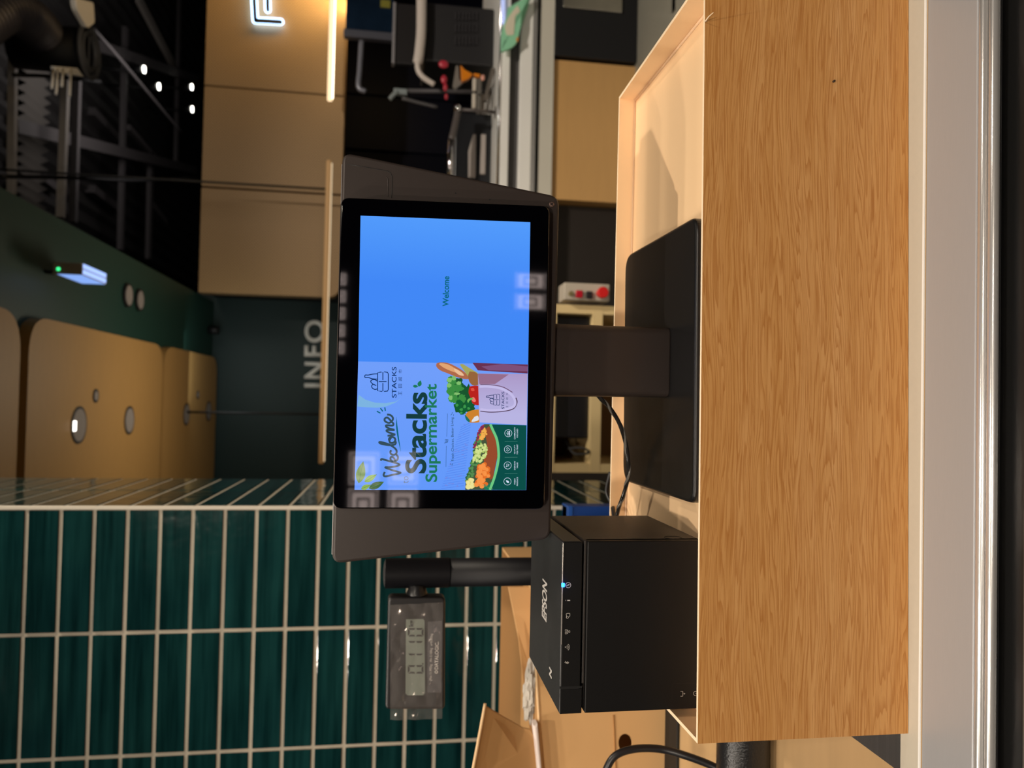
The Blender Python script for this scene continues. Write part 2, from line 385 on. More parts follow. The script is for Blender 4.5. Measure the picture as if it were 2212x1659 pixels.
tag(MB().cyl((p.x, p.y, SOF-.03), (p.x, p.y, SOF+.05), .035, .03).make('smoke_detector', M_BLACKP), 'small black round sensor on the green soffit near the end wall', 'sensor')

# --- fascia of perforated wood panels
def perf_material():
    m = bpy.data.materials.new('perforated_wood'); m.use_nodes = True; nt = m.node_tree; b = nt.nodes['Principled BSDF']; L = nt.links
    tc = nt.nodes.new('ShaderNodeTexCoord'); s = nt.nodes.new('ShaderNodeVectorMath'); s.operation = 'SCALE'; s.inputs['Scale'].default_value = 45
    fr = nt.nodes.new('ShaderNodeVectorMath'); fr.operation = 'FRACTION'; sb = nt.nodes.new('ShaderNodeVectorMath'); sb.operation = 'SUBTRACT'; sb.inputs[1].default_value = (.5, .5, .5)
    ml = nt.nodes.new('ShaderNodeVectorMath'); ml.operation = 'MULTIPLY'; ml.inputs[1].default_value = (1, 0, 1)
    ln = nt.nodes.new('ShaderNodeVectorMath'); ln.operation = 'LENGTH'; lt = nt.nodes.new('ShaderNodeMath'); lt.operation = 'LESS_THAN'; lt.inputs[1].default_value = .27
    L.new(tc.outputs['Object'], s.inputs[0]); L.new(s.outputs[0], fr.inputs[0]); L.new(fr.outputs[0], sb.inputs[0]); L.new(sb.outputs[0], ml.inputs[0]); L.new(ml.outputs[0], ln.inputs[0]); L.new(ln.outputs['Value'], lt.inputs[0])
    mx = nt.nodes.new('ShaderNodeMix'); mx.data_type = 'RGBA'; mx.inputs[6].default_value = (*srgb(172, 138, 92), 1); mx.inputs[7].default_value = (*srgb(105, 78, 48), 1)
    L.new(lt.outputs[0], mx.inputs[0]); L.new(mx.outputs[2], b.inputs['Base Color']); b.inputs['Roughness'].default_value = .55
    return m
M_PERF = perf_material()
seams = [.76, 1.555, 2.32, 3.10, 3.9]
for i in range(4):
    a, b_ = seams[i], seams[i+1]
    lab = ['leftmost perforated wood fascia panel with a rounded lower corner, beside the green wall', 'perforated wood fascia panel second from the left, behind the black hanging rod', 'perforated wood fascia panel with the lit letter on it', 'rightmost perforated wood fascia panel, mostly out of view'][i]
    P = [(a+.006, 6.0, 1.63), (b_-.006, 6.0, 1.63), (b_-.006, 6.0, 2.66), (a+.006, 6.0, 2.66)]
    if i == 0: P = roundpoly(P, [.10, 0, 0, 0], 6)
    o = MB().prism(P, (0, .12, 0), .003).make('fascia_panel', M_PERF)
    tag(o, lab, 'wall panel', 'perforated fascia panels')
# halo-lit letter F
t = thing('illuminated_letter', 'black letter F with a blue-white halo on the perforated wood fascia', 'sign', (2.98, 5.95, 2.2))
def bar(B, a, b_, Y, r, d=.02):
    a = aY(*a, Y); b_ = aY(*b_, Y); v = (b_-a).normalized(); n_ = Vector((v.z, 0, -v.x))
    pts = []
    for k in range(9): an = -PI/2 + PI*k/8; pts.append(b_ + v*math.cos(an)*r + n_*math.sin(an)*r)
    for k in range(9): an = PI/2 + PI*k/8; pts.append(a + v*math.cos(an)*r + n_*math.sin(an)*r)
    B.prism(pts, (0, d, 0))
B = MB()
for a, b_ in (((547, -30), (551, 43)), ((551, 43), (606, 46)), ((577, -30), (578, 20))): bar(B, a, b_, 5.93, .0145)
B.make('letter_face', M_BLACKP, t)
B = MB()
for a, b_ in (((547, -30), (551, 43)), ((551, 43), (606, 46)), ((577, -30), (578, 20))): bar(B, a, b_, 5.955, .0215, .015)
B.make('halo_backing', glow('halo_blue', (.40, .62, 1), 7), t)
# INFO letters on the green wall
t = thing('wall_sign', 'white raised letters INFO on the dark green end wall', 'sign', (.35, 6.58, 1.85))
p0 = aY(700, 838, 6.585); p1 = aY(700, 690, 6.585)
xs = [(838, 829, 'I'), (819, 783, 'N'), (771, 747, 'F'), (741, 692, 'O')]
MI = mat('sign_white', srgb(240, 238, 230), .5)
for ya, yb, ch in xs:
    a = aY(701, ya, 6.585); b_ = aY(701, yb, 6.585); c_ = aY(657, ya, 6.585)
    o = text_fit('letter_' + ch.lower(), ch, (a.x, 6.585, a.z), (b_.x-a.x, 0, 0), (0, 0, c_.z-a.z), MI, t, bold=.025)
    o.modifiers.new('s', 'SOLIDIFY').thickness = .012
# pendant light bars
def pendant(label, x0, x1, z, rods, m, y=5.65):
    t = thing('pendant_light', label, 'pendant light', ((x0+x1)/2, y, z), 'linear pendant lights')
    MB().box(x0, x1, y-.018, y+.018, z-.014, z+.022, .009).make('wood_bar', m[0], t)
    MB().box(x0+.02, x1-.02, y-.013, y+.013, z-.019, z-.0145).make('diffuser', m[1], t)
    for rx, top in rods: MB().cyl((rx, y, z+.025), (rx, y, top), .008).make('rod', M_BLACKP, t)
pendant('long pale wood light bar hanging across the green wall on two black rods', -.475, 1.71, 1.70, ((-.12, SOF+.0), (1.50, 5.2)), (mat('bar_wood', srgb(214, 168, 110), .5), glow('warm_diffuser', (1, .78, .5), .9)))
pendant('brightly glowing warm hanging light bar below the lit letter', 2.18, 3.9, 1.715, ((3.6, 5.2),), (glow('lit_bar', (1, .72, .42), 1.5), glow('lit_bar_under', (1, .8, .55), 6)), 5.75)
light('pendant_lamp', (3.1, 5.78, 1.75), (3.0, 6.0, 2.0), 9, .05, (1, .68, .30), kind='AREA', size_y=1.5)

# --- trusses, pipes and fittings in the open ceiling
def beam(name, label, cat, a, b_, z, wd, hg=.04, m=None, group='steel members of the open ceiling', zb=None):
    p = aZ(a[0], a[1], z); q = aZ(b_[0], b_[1], z if zb is None else zb)
    d = (q-p); n_ = Vector((-d.y, d.x, 0)).normalized()*wd/2
    c = [p-n_, q-n_, q+n_, p+n_]
    B = MB().hexa([tuple(v) for v in c] + [tuple(v+Vector((0, 0, hg))) for v in c])
    o = B.make(name, m or M_DSTEEL); return tag(o, label, cat, group)
SM = mat('pale_steel_edge', (.42, .38, .34), .6)
beams = [
 ('steel_beam', 'pale-edged steel purlin at the very top of the open ceiling view', (36, 100), (33, 420), 4.6, .06, SM),
 ('steel_beam', 'grey steel beam crossing below the white antenna box', (150, 150), (138, 470), 4.3, .065, SM),
 ('steel_beam', 'darker steel beam running parallel behind the beam under the antenna box', (174, 170), (165, 480), 4.4, .07, None),
 ('steel_brace', 'long dark diagonal brace sweeping from the left beam to the fascia', (40, 272), (425, 368), 4.7, .13, None),
 ('steel_brace', 'dark diagonal brace passing right beside the four bright spots', (205, 95), (430, 172), 4.7, .13, None),
 ('steel_beam', 'thin bluish purlin in the middle of the open ceiling', (276, 60), (265, 540), 4.8, .09, None),
 ('steel_beam', 'thin purlin in front of the fascia top', (392, -10), (384, 360), 4.8, .09, None),
 ('steel_beam', 'faint far purlin above the fascia top', (330, 330), (325, 560), 4.8, .12, None),
 ('steel_brace', 'short grey web brace between the two near beams', (205, 240), (262, 300), 5.12, .10, None),
 ('steel_brace', 'short grey web brace beyond the long diagonal', (205, 408), (258, 450), 5.12, .10, None),
 ('steel_brace', 'bright diagonal brace at the top right of the ceiling view', (302, -5), (378, 142), 4.95, .13, SM),
 ('steel_brace', 'thin web brace near the green soffit edge', (100, 385), (132, 410), 5.12, .09, None),
 ('steel_brace', 'thin dark web brace in the middle bay', (282, 275), (338, 340), 4.8, .07, None),
 ('steel_brace', 'thin web brace close to the fascia corner', (330, 440), (362, 480), 4.8, .09, None),
]
for nm, lb, a, b_, z, wd, m in beams: beam(nm, lb, 'steel beam', a, b_, z, wd, .12 if z > 5 else .06, m)
for lb, pts in (('black cable run crossing the open ceiling in front of the long brace', ((0, 381), (150, 384), (300, 390), (436, 384))), ('black cable hung from the antenna box toward the round diffuser', ((30, 162), (110, 165), (215, 176))), ('thin cable slanting from the white rounded box toward the soffit', ((200, 60), (270, 140), (395, 290)))):
    o = MB().tube([aZ(x, y, 4.1) for x, y in pts], .016, 8).make('ceiling_cable', M_BLACKP if 'thin' not in lb else M_DSTEEL); tag(o, lb, 'cable', 'ceiling cables')
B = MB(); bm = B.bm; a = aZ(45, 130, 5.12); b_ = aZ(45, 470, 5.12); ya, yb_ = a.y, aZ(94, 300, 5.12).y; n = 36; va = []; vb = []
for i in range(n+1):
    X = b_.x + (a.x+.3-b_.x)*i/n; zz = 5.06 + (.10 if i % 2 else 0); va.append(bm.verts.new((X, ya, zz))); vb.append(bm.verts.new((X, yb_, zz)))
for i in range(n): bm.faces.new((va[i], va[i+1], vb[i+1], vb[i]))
o = B.make('lit_deck_strip', mat('deck_lit_pale', (.22, .205, .19), .6)); tag(o, 'strip of corrugated roof deck coloured pale as if lit, between two dark bays of the open ceiling', 'roof sheet'); o.modifiers.new('thickness', 'SOLIDIFY').thickness = .004  # lit stretch of the deck, its brightness put into the pale colour
# flexible duct, diffuser ring, antenna boxes, spots
B = MB(); pts = [aZ(-60, 60, 3.9), aZ(10, 20, 3.9), aZ(60, 40, 3.9), aZ(90, 70, 3.9)]
B.tube(pts, lambda s: .15 + .006*math.sin(s*170), 24, 40)
tag(B.make('flexible_duct', mat('duct_foil', (.05, .045, .05), .45, metal=.3)), 'large dark flexible duct in the corner of the open ceiling', 'duct')
p = aZ(193, 112, 3.9)
t = thing('air_diffuser', 'round grey air diffuser hanging on a black drum beside the flexible duct', 'air diffuser', p)
MB().cyl((p.x, p.y, 3.92), (p.x, p.y, 4.5), .19).make('drum', M_BLACKP, t)
B = MB(); 
for rr in (.215, .15): B.tube([(p.x+rr*math.cos(a*PI/16), p.y+rr*math.sin(a*PI/16), 3.9) for a in range(33)], .022, 8, 1)
B.box(p.x-.2, p.x+.2, p.y-.015, p.y+.015, 3.895, 3.905)
B.make('ring', mat('diffuser_grey', (.15, .145, .14), .5), t)
p = aZ(185, 30, 3.4)
P = roundpoly([aZ(163, -5, 3.4), aZ(166, 20, 3.4), aZ(190, 62, 3.4), aZ(206, 50, 3.4), aZ(203, 5, 3.4)], .03)
o = MB().prism(P, (0, 0, .04), .008).make('access_point', mat('antenna_white', srgb(215, 208, 196), .5, emit=(.8, .76, .7), es=.0)); tag(o, 'white rounded network box hanging at the top of the frame', 'network box')
t = thing('antenna_box', 'white network box with rod antennas hanging beneath the black cable', 'network box', aZ(145, 150, 3.7))
a, b_ = aZ(118, 145, 3.7), aZ(180, 162, 3.7)
MB().prism(roundpoly([aZ(118, 143, 3.7), aZ(168, 147, 3.7), aZ(182, 166, 3.7), aZ(120, 155, 3.7)], .01), (0, 0, .03), .004).make('body', M_WHITE, t)
for x, y in ((112, 190), (121, 203), (133, 186), (150, 208)):
    q = aZ(x, y, 3.62); s_ = aZ(x+3, 150, 3.7)
    MB().cyl(s_, q, .009).make('antenna', M_WHITE, t)
for k, (x, y, lb) in enumerate(((311, 150, 'bright white ceiling spot highest of the four, left of the diagonal brace'), (343, 187, 'bright white ceiling spot second of the four, between brace and fascia'), (414, 188, 'bright white ceiling spot right against the fascia top, nearer the brace'), (415, 236, 'bright white ceiling spot right against the fascia top, lowest of the four in the picture'))):
    p = aZ(x, y, 4.5)
    t = thing('track_spotlight', lb, 'spotlight', p, 'bright spots of the open ceiling')
    MB().cyl((p.x, p.y, 4.505), (p.x, p.y+.08, 4.68), .05).make('lamp_can', M_BLACKP, t)
    MB().cyl((p.x, p.y+.08, 4.67), (p.x, p.y+.08, 5.22), .012).make('hanger', M_BLACKP, t)
    MB().cyl((p.x, p.y, 4.49), (p.x, p.y, 4.504), .045).make('bulb', glow('spot_white', (1, .97, .85), 9), t)

# ============================================================ THE NEIGHBOURING LANE
LY = 3.8
t = thing('checkout_lane', 'neighbouring checkout counter with pale metal bands over a wood front', 'checkout counter', (2, LY, 0))
def lane(name, z0, z1, y0, m, x0=.62, x1=4.2, y1=4.6, **k): return MB().box(x0, x1, y0, y1, z0, z1, k.get('bevel', 0)).make(name, m, t)
lane('front_panel', .0, .438, LY+.03, M_LANEWOOD, 1.037, 1.755)
lane('side_panel', .0, .438, LY+.12, mat('shaded_void_brown', (.012, .007, .004), .6), -.5, 1.03)  # dark board stands in for the shaded void under the counter
lane('lower_band', .438, .505, LY, mat('band_grey', srgb(205, 200, 186), .4))
lane('black_stripe', .505, .527, LY+.03, M_VOID)  # recessed stripe, black in itself
lane('bright_strip', .527, .548, LY-.005, M_ALUL, bevel=.003)
lane('upper_band', .548, .612, LY-.01, M_WHITECOAT, bevel=.004)
lane('groove', .612, .664, LY+.03, mat('groove_grey', (.07, .065, .065), .5))
lane('edge_band', .664, .706, LY-.01, M_WHITECOAT, bevel=.004)
lane('worktop', .706, .7225, LY+.01, M_WHITECOAT)
MB().cyl((.62, LY-.008, .714), (4.2, LY-.008, .714), .008, n=16).make('rail', M_CHROME, t)
t2 = thing('lane_cabinet', 'black steel cabinet standing to the right of the wood lane front', 'cabinet', (2.1, 3.82, 0))
MB().box(1.765, 2.6, LY+.0, 4.5, 0, .437, .004).make('body', M_BLACKP, t2)
a = aY(1216, 28, 3.79); b_ = aY(1345, -60, 3.79)
MB().box(a.x+.03, 2.58, 3.786, 3.80, b_.z, a.z, .004).make('metal_panel', mat('mirror_panel', (.55, .52, .45), .25, metal=.9, var=.4, vscale=4), t2)
a = aY(1455, 25, 3.3)
tag(MB().box(a.x-.02, 2.3, 3.25, 3.3, .0, a.z, .004).make('white_board', M_WHITE), 'pale white board standing on the floor at the right edge', 'board')
# objects on the lane
def bx(x0, y0, x1, y1, Y, dep, B=None, bev=.003):     # box whose front face is seen between two pixel corners
    mx_, my_ = (x0+x1)/2, (y0+y1)/2
    z1 = aY(x0, my_, Y).z; z0 = aY(x1, my_, Y).z; xl = aY(mx_, max(y0, y1), Y).x; xr = aY(mx_, min(y0, y1), Y).x
    return (B or MB()).box(xl, xr, Y, Y+dep, z0, z1, bev)
TOPZ = .7225
t = thing('receipt_printer_box', 'big black vented box on the neighbouring counter at the right edge', 'machine', (2.1, 4, TOPZ))
z1 = aY(915, 60, 4.0).z
xa, xb = aY(1000, 138, 4.0).x, aY(1000, 12, 4.0).x
MB().box(xa, xb, 4.0, 4.35, TOPZ+.001, z1, .01).make('body', mat('box_black', (.013, .012, .013), .5), t)
B = MB()
for r0, r1 in ((25, 44), (51, 70), (77, 97)):
    for k in range(7):
        bx(982+k*7.6, r0, 986+k*7.6, r1, 3.992, .01, B, 0)
B.make('vent_slots', mat('vent_grey', (.03, .028, .03), .4), t)
t = thing('bent_pipe', 'pale grey bent pipe running over the black vented box', 'pipe', aY(900, 60, 3.95))
B = MB().tube([aY(910, -40, 3.95), aY(910, 60, 3.95), aY(906, 112, 3.95), aY(902, 145, 3.95), aY(912, 165, 3.95), aY(938, 183, 3.95)], lambda s: .026 if s < .55 else .014, 12)
B.make('tube', mat('arm_grey', srgb(200, 188, 178), .4), t)
t = thing('lane_monitor', 'dark flat monitor seen edge on above the black vented box', 'monitor', aY(870, 60, 3.97))
bx(853, 8, 900, 138, 3.97, .03, None, .004).make('panel', mat('mon_dark', (.012, .010, .010), .4), t)
bx(848, 4, 854, 136, 3.96, .05, None, .002).make('frame', mat('mon_edge', (.35, .33, .34), .35, metal=.5), t)
# display fridge with goods behind
t = thing('glass_display_case', 'dark glass display case with a grey sill and dim coloured goods at the right edge', 'display case', aY(800, 20, 5.2))
bx(748, -60, 850, 66, 5.2, .05, None, 0).make('glass_front', mat('case_glass', (.006, .014, .028), .15, spec=.8, var=.8, vscale=5), t)
bx(742, 66, 852, 82, 5.18, .06, None, .004).make('sill', mat('sill_grey', (.10, .10, .12), .35, metal=.3), t)
B = MB()
bx(822, 0, 843, 16, 5.19, .01, B, 0); B.make('yellow_packet', mat('pk_y', (.20, .18, .02), .5), t)
for i, (x0, y0, x1, y1, lb) in enumerate(((740, 205, 1080, 345, ''),)):
    pass
M_NV2 = mat('navy_sheen', (.0012, .0018, .008), .6, spec=.12)
for k, (x0, y0, x1, y1, lb) in enumerate(((746, 100, 1060, 212, 'tall navy panel of the dark recess nearest the lit bar'), (746, 216, 1060, 330, 'tall navy panel of the dark recess beside the display'))):
    o = bx(x0, y0, x1, y1, 7.168, .03, None, .004).make('recess_panel', M_NV2); tag(o, lb, 'wall panel', 'navy panels of the dark recess')
t = thing('wall_bracket', 'grey angled metal handle on the dark recess wall', 'bracket', aY(775, 140, 5.0))
MB().tube([aY(781, 88, 5.0), aY(777, 150, 5.0), aY(775, 188, 5.0), aY(790, 198, 5.0)], .017, 10).make('bar', mat('bracket_grey', (.22, .22, .25), .35, metal=.4), t)
t = thing('faucet', 'grey lever tap head on a long dark rod above the neighbouring counter', 'tap', aY(860, 205, 4.1))
bx(850, 190, 880, 203, 4.1, .04, None, .006).make('head', mat('tap_grey', srgb(130, 138, 138), .35), t)
MB().tube([aY(842, 214, 4.1), aY(850, 205, 4.1), aY(858, 198, 4.1)], .012, 8, 4).make('lever', MATS['tap_grey'], t)
MB().tube([aY(868, 212, 4.12), aY(905, 222, 4.12), aY(945, 232, 4.12)], .01, 8, 4).make('chain', mat('dim_grey', (.07, .065, .065), .5), t)
q = aY(1060, 199, 4.12); MB().cyl(aY(880, 196, 4.12), (q.x, q.y, TOPZ+.001), .011).make('rod', M_DSTEEL, t)
for k, (x, y, rx, ry, lb) in enumerate(((958, 139, 11, 9, 'dark red round knob under the black vented box'), (959, 172, 7, 10, 'upper long red knob beside the orange packets'), (962, 189, 5, 9, 'lower long red knob beside the orange packets'), (964, 209, 4, 7, 'smallest dark red knob below the others'))):
    p = aY(x, y, 3.95); B = MB().sphere(p, .001, ry*2.38, 12, rx*2.38)
    tag(B.make('red_knob', mat('knob_red', srgb(175, 45, 62), .35)), lb, 'knob', 'red knobs on the neighbouring counter')
t = thing('snack_rack', 'small rack of shiny orange packets on the neighbouring counter', 'rack', aY(1010, 160, 3.93))
for pts in ([(995, 140), (1004, 150), (1022, 160), (1012, 170), (997, 176)], [(1024, 157), (1038, 160), (1036, 167), (1024, 164)]):
    P = [aY(x, y, 3.93) for x, y in pts]; MB().prism(P, (0, .03, 0), .003).make('packet', mat('orange_foil', srgb(215, 125, 25), .3), t)
p = aY(1043, 168, 3.93); MB().sphere(p, .001, 16, 8, 11).make('packet', mat('pink_foil', srgb(225, 160, 140), .3), t)
for x0, y0, x1, y1 in ((1021, 168, 1029, 196), (1020, 201, 1028, 233)):
    bx(x0, y0, x1, y1, 3.94, .02, None, .004).make('label_holder', mat('holder', srgb(205, 195, 180), .3), t)
    bx(x1+2, y0, x1+12, y1+12, 3.95, .02, None, .004).make('holder_back', mat('holder2', srgb(105, 100, 92), .4), t)
MB().prism([aY(985, 142, 3.96), aY(990, 142, 3.96), aY(992, 172, 3.96), aY(1000, 178, 3.96), aY(983, 192, 3.96), aY(978, 185, 3.96)], (0, .02, 0)).make('bracket', mat('rk', srgb(120, 115, 108), .4), t)
o = MB().prism([aY(1062, 145, 3.9), aY(1070, 148, 3.9), aY(1052, 218, 3.9), aY(1044, 215, 3.9)], (0, .03, 0), .003).make('grey_strut', mat('strut', srgb(92, 84, 76), .5)); tag(o, 'slanted grey metal strut right of the orange packets', 'strut')
t = thing('card_reader', 'black device with two pale panels on the neighbouring counter beside the display', 'machine', aY(1030, 320, 3.92))
z1 = aY(985, 300, 3.94).z
MB().box(aY(1030, 396, 3.94).x, aY(1030, 232, 3.94).x, 4.02, 4.25, TOPZ+.001, z1, .006).make('body', mat('dev_black', (.012, .0125, .015), .35), t)
M_PG = mat('panel_grey', srgb(175, 165, 158), .5)
MB().prism([aY(1022, 290, 4.005), aY(1028, 290, 4.005), aY(1027, 383, 4.005), aY(1012, 383, 4.005), aY(1012, 325, 4.005)], (0, .016, 0), .002).make('pale_panel', M_PG, t)
bx(1038, 290, 1049, 376, 4.005, .016, None, .002).make('pale_panel', M_PG, t)
t = thing('chrome_bar', 'bent chrome bar standing beside the black device', 'bar', aY(975, 300, 3.85))
MB().tube([aY(990, 236, 3.88), aY(982, 275, 3.86), aY(975, 303, 3.85)], .017, 10, 4).make('dark_arm', mat('arm_dark', (.09, .075, .07), .4), t)
MB().cyl(aY(974, 303, 3.85), aY(971, 395, 3.85), .013).make('bright_bar', M_CHROME, t)
MB().sphere(aY(988, 233, 3.85), .018).make('joint', M_CHROME, t)
q = aY(988, 236, 3.86); MB().cyl(q, (q.x, q.y, TOPZ+.0005), .008).make('post', MATS['arm_dark'], t)
MB().cyl((q.x, q.y, TOPZ+.0003), (q.x, q.y, TOPZ+.004), .03).make('foot', MATS['arm_dark'], t)
# wipes packet lying over the lane edge
t = thing('wipes_packet', 'mint green and cream plastic packet lying on the neighbouring counter edge', 'packet', aY(1105, 60, 3.74))
P = roundpoly([aY(1082, 112, 3.735), aY(1104, 104, 3.735), aY(1117, 92, 3.735), aY(1126, 55, 3.735), aY(1127, 20, 3.735), aY(1118, 6, 3.735), aY(1108, 12, 3.735), aY(1092, 40, 3.735), aY(1083, 72, 3.735)], .015, 4)
MB().prism(P, (0, .020, 0), .003, 2).make('packet_body', mat('mint', srgb(150, 215, 175), .35), t)
P = roundpoly([aY(1094, 76, 3.732), aY(1110, 76, 3.732), aY(1113, 34, 3.732), aY(1124, 25, 3.732), aY(1118, 10, 3.732), aY(1096, 40, 3.732), aY(1090, 58, 3.732)], .01, 3)
MB().prism(P, (0, .003, 0)).make('label_patch', mat('pale_cream', srgb(222, 214, 190), .5), t)
P = roundpoly([aY(1114, 84, 3.730), aY(1121, 78, 3.730), aY(1118, 92, 3.730)], .006, 3)
MB().prism(P, (0, .004, 0)).make('orange_mark', mat('or_mark', srgb(215, 150, 80), .5), t)
o = MB().cyl(aY(1086, -30, 3.774), aY(1087, 50, 3.774), .010).make('light_tube', glow('cool_tube', (.55, .62, 1), .9)); tag(o, 'short bluish glowing tube above the mint packet', 'light')

# ============================================================ CREAM CABINET AND CONTROL BOX
CY = 2.5
t = thing('open_cabinet', 'cream-edged open cabinet with two compartments behind the tray', 'cabinet', (.05, CY, 0))
M_CAB = mat('cream_cabinet', srgb(214, 190, 140), .5)
MB().box(-.232, .327, CY, CY+.42, .672, .683).make('top_board', M_CAB, t)
MB().box(-.232, .327, CY, CY+.42, .515, .549).make('shelf_board', M_CAB, t)
MB().box(-.232, -.203, CY+.001, CY+.42, 0, .672).make('side_board', M_CAB, t)
MB().box(.298, .327, CY+.001, CY+.42, 0, .672).make('side_board', M_CAB, t)
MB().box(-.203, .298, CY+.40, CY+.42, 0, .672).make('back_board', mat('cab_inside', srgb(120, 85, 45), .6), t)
t = thing('electronics_box', 'black electronics box on the upper shelf of the cream cabinet', 'electronics', (.05, 2.6, .55))
MB().box(-.12, .29, CY+.03, CY+.36, .5492, .665, .006).make('body', mat('eb', (.004, .004, .006), .4), t)
MB().tube([(-.13, CY+.06, .62), (-.17, CY+.02, .60), (-.165, CY+.0, .555), (-.15, CY+.01, .575), (-.155, CY+.04, .62)], .004, 8).make('lead', M_BLACKP, t)
t = thing('control_box', 'grey control box with red emergency button fixed beside the cream cabinet', 'control box', (.36, 2.46, .49))
bx(1219, 612, 1317, 649, 2.47, .09, None, .003).make('casing', M_GREYP, t)
bx(1245, 627, 1259, 643, 2.462, .01, None, .002).make('rocker_switch', mat('rs_red', srgb(175, 20, 40), .3), t)
bx(1267, 629, 1280, 645, 2.462, .01, None, .002).make('rocker_switch', M_BLACKP, t)
p = aY(1234, 634, 2.462); MB().cyl(p, p+Vector((0, .01, 0)), .008).make('key_switch', mat('brass', (.3, .25, .12), .4, metal=.6), t)
p = aY(1300, 633, 2.45); MB().cyl(p+Vector((0, -.02, 0)), p+Vector((0, .02, 0)), .019, .015, bevel=.004).make('emergency_button', M_RED, t)
o = MB().box(.385, .60, 2.55, 2.60, 0, .64).make('black_side_panel', M_BLACKP)
bpy.data.objects.remove(o)

# blue crate seen beneath the display
a = aY(1225, 1094, 1.565); b_ = aY(1316, 1180, 1.565)
t = thing('blue_crate', 'blue plastic crate glimpsed at the foot of the tiled pillar', 'crate', (a.x, 1.565, b_.z))
MB().box(b_.x, a.x, 1.565, 1.612, .55, a.z, .002).make('body', mat('crate_blue', srgb(20, 60, 130), .4), t)
MB().box(b_.x-.002, a.x+.001, 1.563, 1.6125, a.z-.012, a.z+.0, .001).make('rim', mat('crate_blue2', srgb(30, 80, 160), .4), t)

# ============================================================ OUR COUNTER
CZ = .8145
t = thing('counter', 'light wood checkout counter with a wide satin aluminium edge profile in the foreground', 'counter', (0, .6, 0))
MB().box(-1.6, .40, .514, 1.25, CZ-.03, CZ-.0003, 0).make('worktop', M_COUNTER, t)
P = [(-1.0, CZ)]
def strip(name, y0, y1, z0, z1, m, bev=0): return MB().box(-1.2, 1.2, y0, y1, z0, z1, bev).make(name, m, t)
strip('cream_lip', .5165, .5368, CZ-.02, CZ+.0001, M_CREAM)
strip('bright_bead', .5145, .5165, CZ-.02, CZ+.0006, mat('bead_white', (.8, .8, .78), .5))
strip('edge_profile', .4640, .5143, CZ-.03, CZ-.0005, M_ALU, .001)
MB().cyl((-1.2, .4605, CZ-.003), (1.2, .4605, CZ-.003), .0036, n=20).make('ridge', M_ALUL, t)
MB().cyl((-1.2, .4525, CZ-.0035), (1.2, .4525, CZ-.0035), .0034, n=20).make('ridge', M_ALUL, t)
strip('dark_gap', .427, .456, CZ-.05, CZ-.012, mat('gap_black', (.006, .006, .006), .3))  # black strip stands in for the dark open gap
strip('outer_rail', .405, .4275, CZ-.04, CZ-.004, mat('dull_alu', (.16, .15, .13), .4, metal=.5), .001)
MB().box(-1.6, .40, .46, 1.25, 0, CZ-.031).make('base_panel', M_COUNTER, t)
# brushed steel scanner plate at the left end and the right end
MB().box(-.2745, .398, .537, .83, CZ-.0002, CZ+.0004).make('steel_plate', M_STEEL, t)
# black pipe lying on the counter
t = thing('black_tube', 'thick black tube lying on the counter behind the left end of the wooden tray', 'tube', (-.45, .745, CZ))
MB().cyl((-.8, .745, CZ+.0265), (-.315, .745, CZ+.0265), .026, n=48, bevel=.003).make('barrel', mat('black_tube', (.010, .010, .011), .3, bump=.5, bscale=500), t)
MB().cyl((-.3155, .745, CZ+.0265), (-.305, .745, CZ+.0265), .022, n=48, bevel=.002).make('end_cap', M_BLK, t)
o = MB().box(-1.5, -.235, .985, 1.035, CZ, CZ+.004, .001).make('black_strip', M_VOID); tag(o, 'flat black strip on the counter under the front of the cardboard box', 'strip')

# ------------------------------------------------------------ tray box (oak laminate)
F0 = Vector((-.2416, .5277, 0)); F1 = Vector((.3205, .5347, 0)); B1 = Vector((.3205, .7726, 0)); B0 = Vector((-.2500, .7830, 0))
ZF, ZB, TH, FL = H-.220, H-.225, .0028, H-.242
t = thing('wooden_tray_box', 'shallow open box of oak-grain laminate with a pale inside, holding the terminal and printer', 'box', (.04, .53, CZ))
def wall(name, a, b_, za, zb, m, inw, zlow=CZ+.0005):
    inw = Vector(inw)*TH
    B = MB(); c = [a, b_, b_+inw, a+inw]
    lo = [Vector((p.x, p.y, zlow)) for p in c]; hi = [Vector((p.x, p.y, z)) for p, z in zip(c, (za, zb, zb, za))]
    bm = B.bm; v = [bm.verts.new(p) for p in lo+hi]
    for q, mi in (((3, 2, 1, 0), 1), ((4, 5, 6, 7), 2), ((0, 1, 5, 4), 0), ((1, 2, 6, 5), 1), ((2, 3, 7, 6), 1), ((3, 0, 4, 7), 1)):
        bm.faces.new([v[i] for i in q]).material_index = mi
    return B.make(name, m, t)
WM = [M_OAK, M_PEACH, M_EDGE]
wall('front_panel', F0, F1, ZF, ZF, WM, (0, 1, 0))
e = Vector((0, TH, 0))
wall('side_panel', B0, F0+e, ZB, ZF, WM, (1, 0, 0))
wall('side_panel', F1+e, B1, ZF, ZB, WM, (-1, 0, 0))
wall('back_panel', B1-Vector((TH, 0, 0)), B0+Vector((TH, 0, 0)), ZB, ZB, WM, (0, -1, 0))
i_ = TH*1.01
MB().prism([(F0.x+i_, F0.y+i_, FL), (F1.x-i_, F1.y+i_, FL), (B1.x-i_, B1.y-i_, FL), (B0.x+i_, B0.y-i_, FL)], (0, 0, -.003)).make('inner_floor', M_PEACH, t)
# glue bead round the inner floor
B = MB()
k = TH+.0014
pts = [(F0.x+k+.001, F0.y+k, FL+.0004), (F1.x-k, F1.y+k, FL+.0004), (B1.x-k, B1.y-k, FL+.0004), (B0.x+k, B0.y-k-.0005, FL+.0004)]
for a, b_ in zip(pts, pts[1:]+pts[:1]): B.cyl(a, b_, .0013, n=8)
B.make('glue_bead', mat('bead', srgb(232, 196, 160), .3), t)
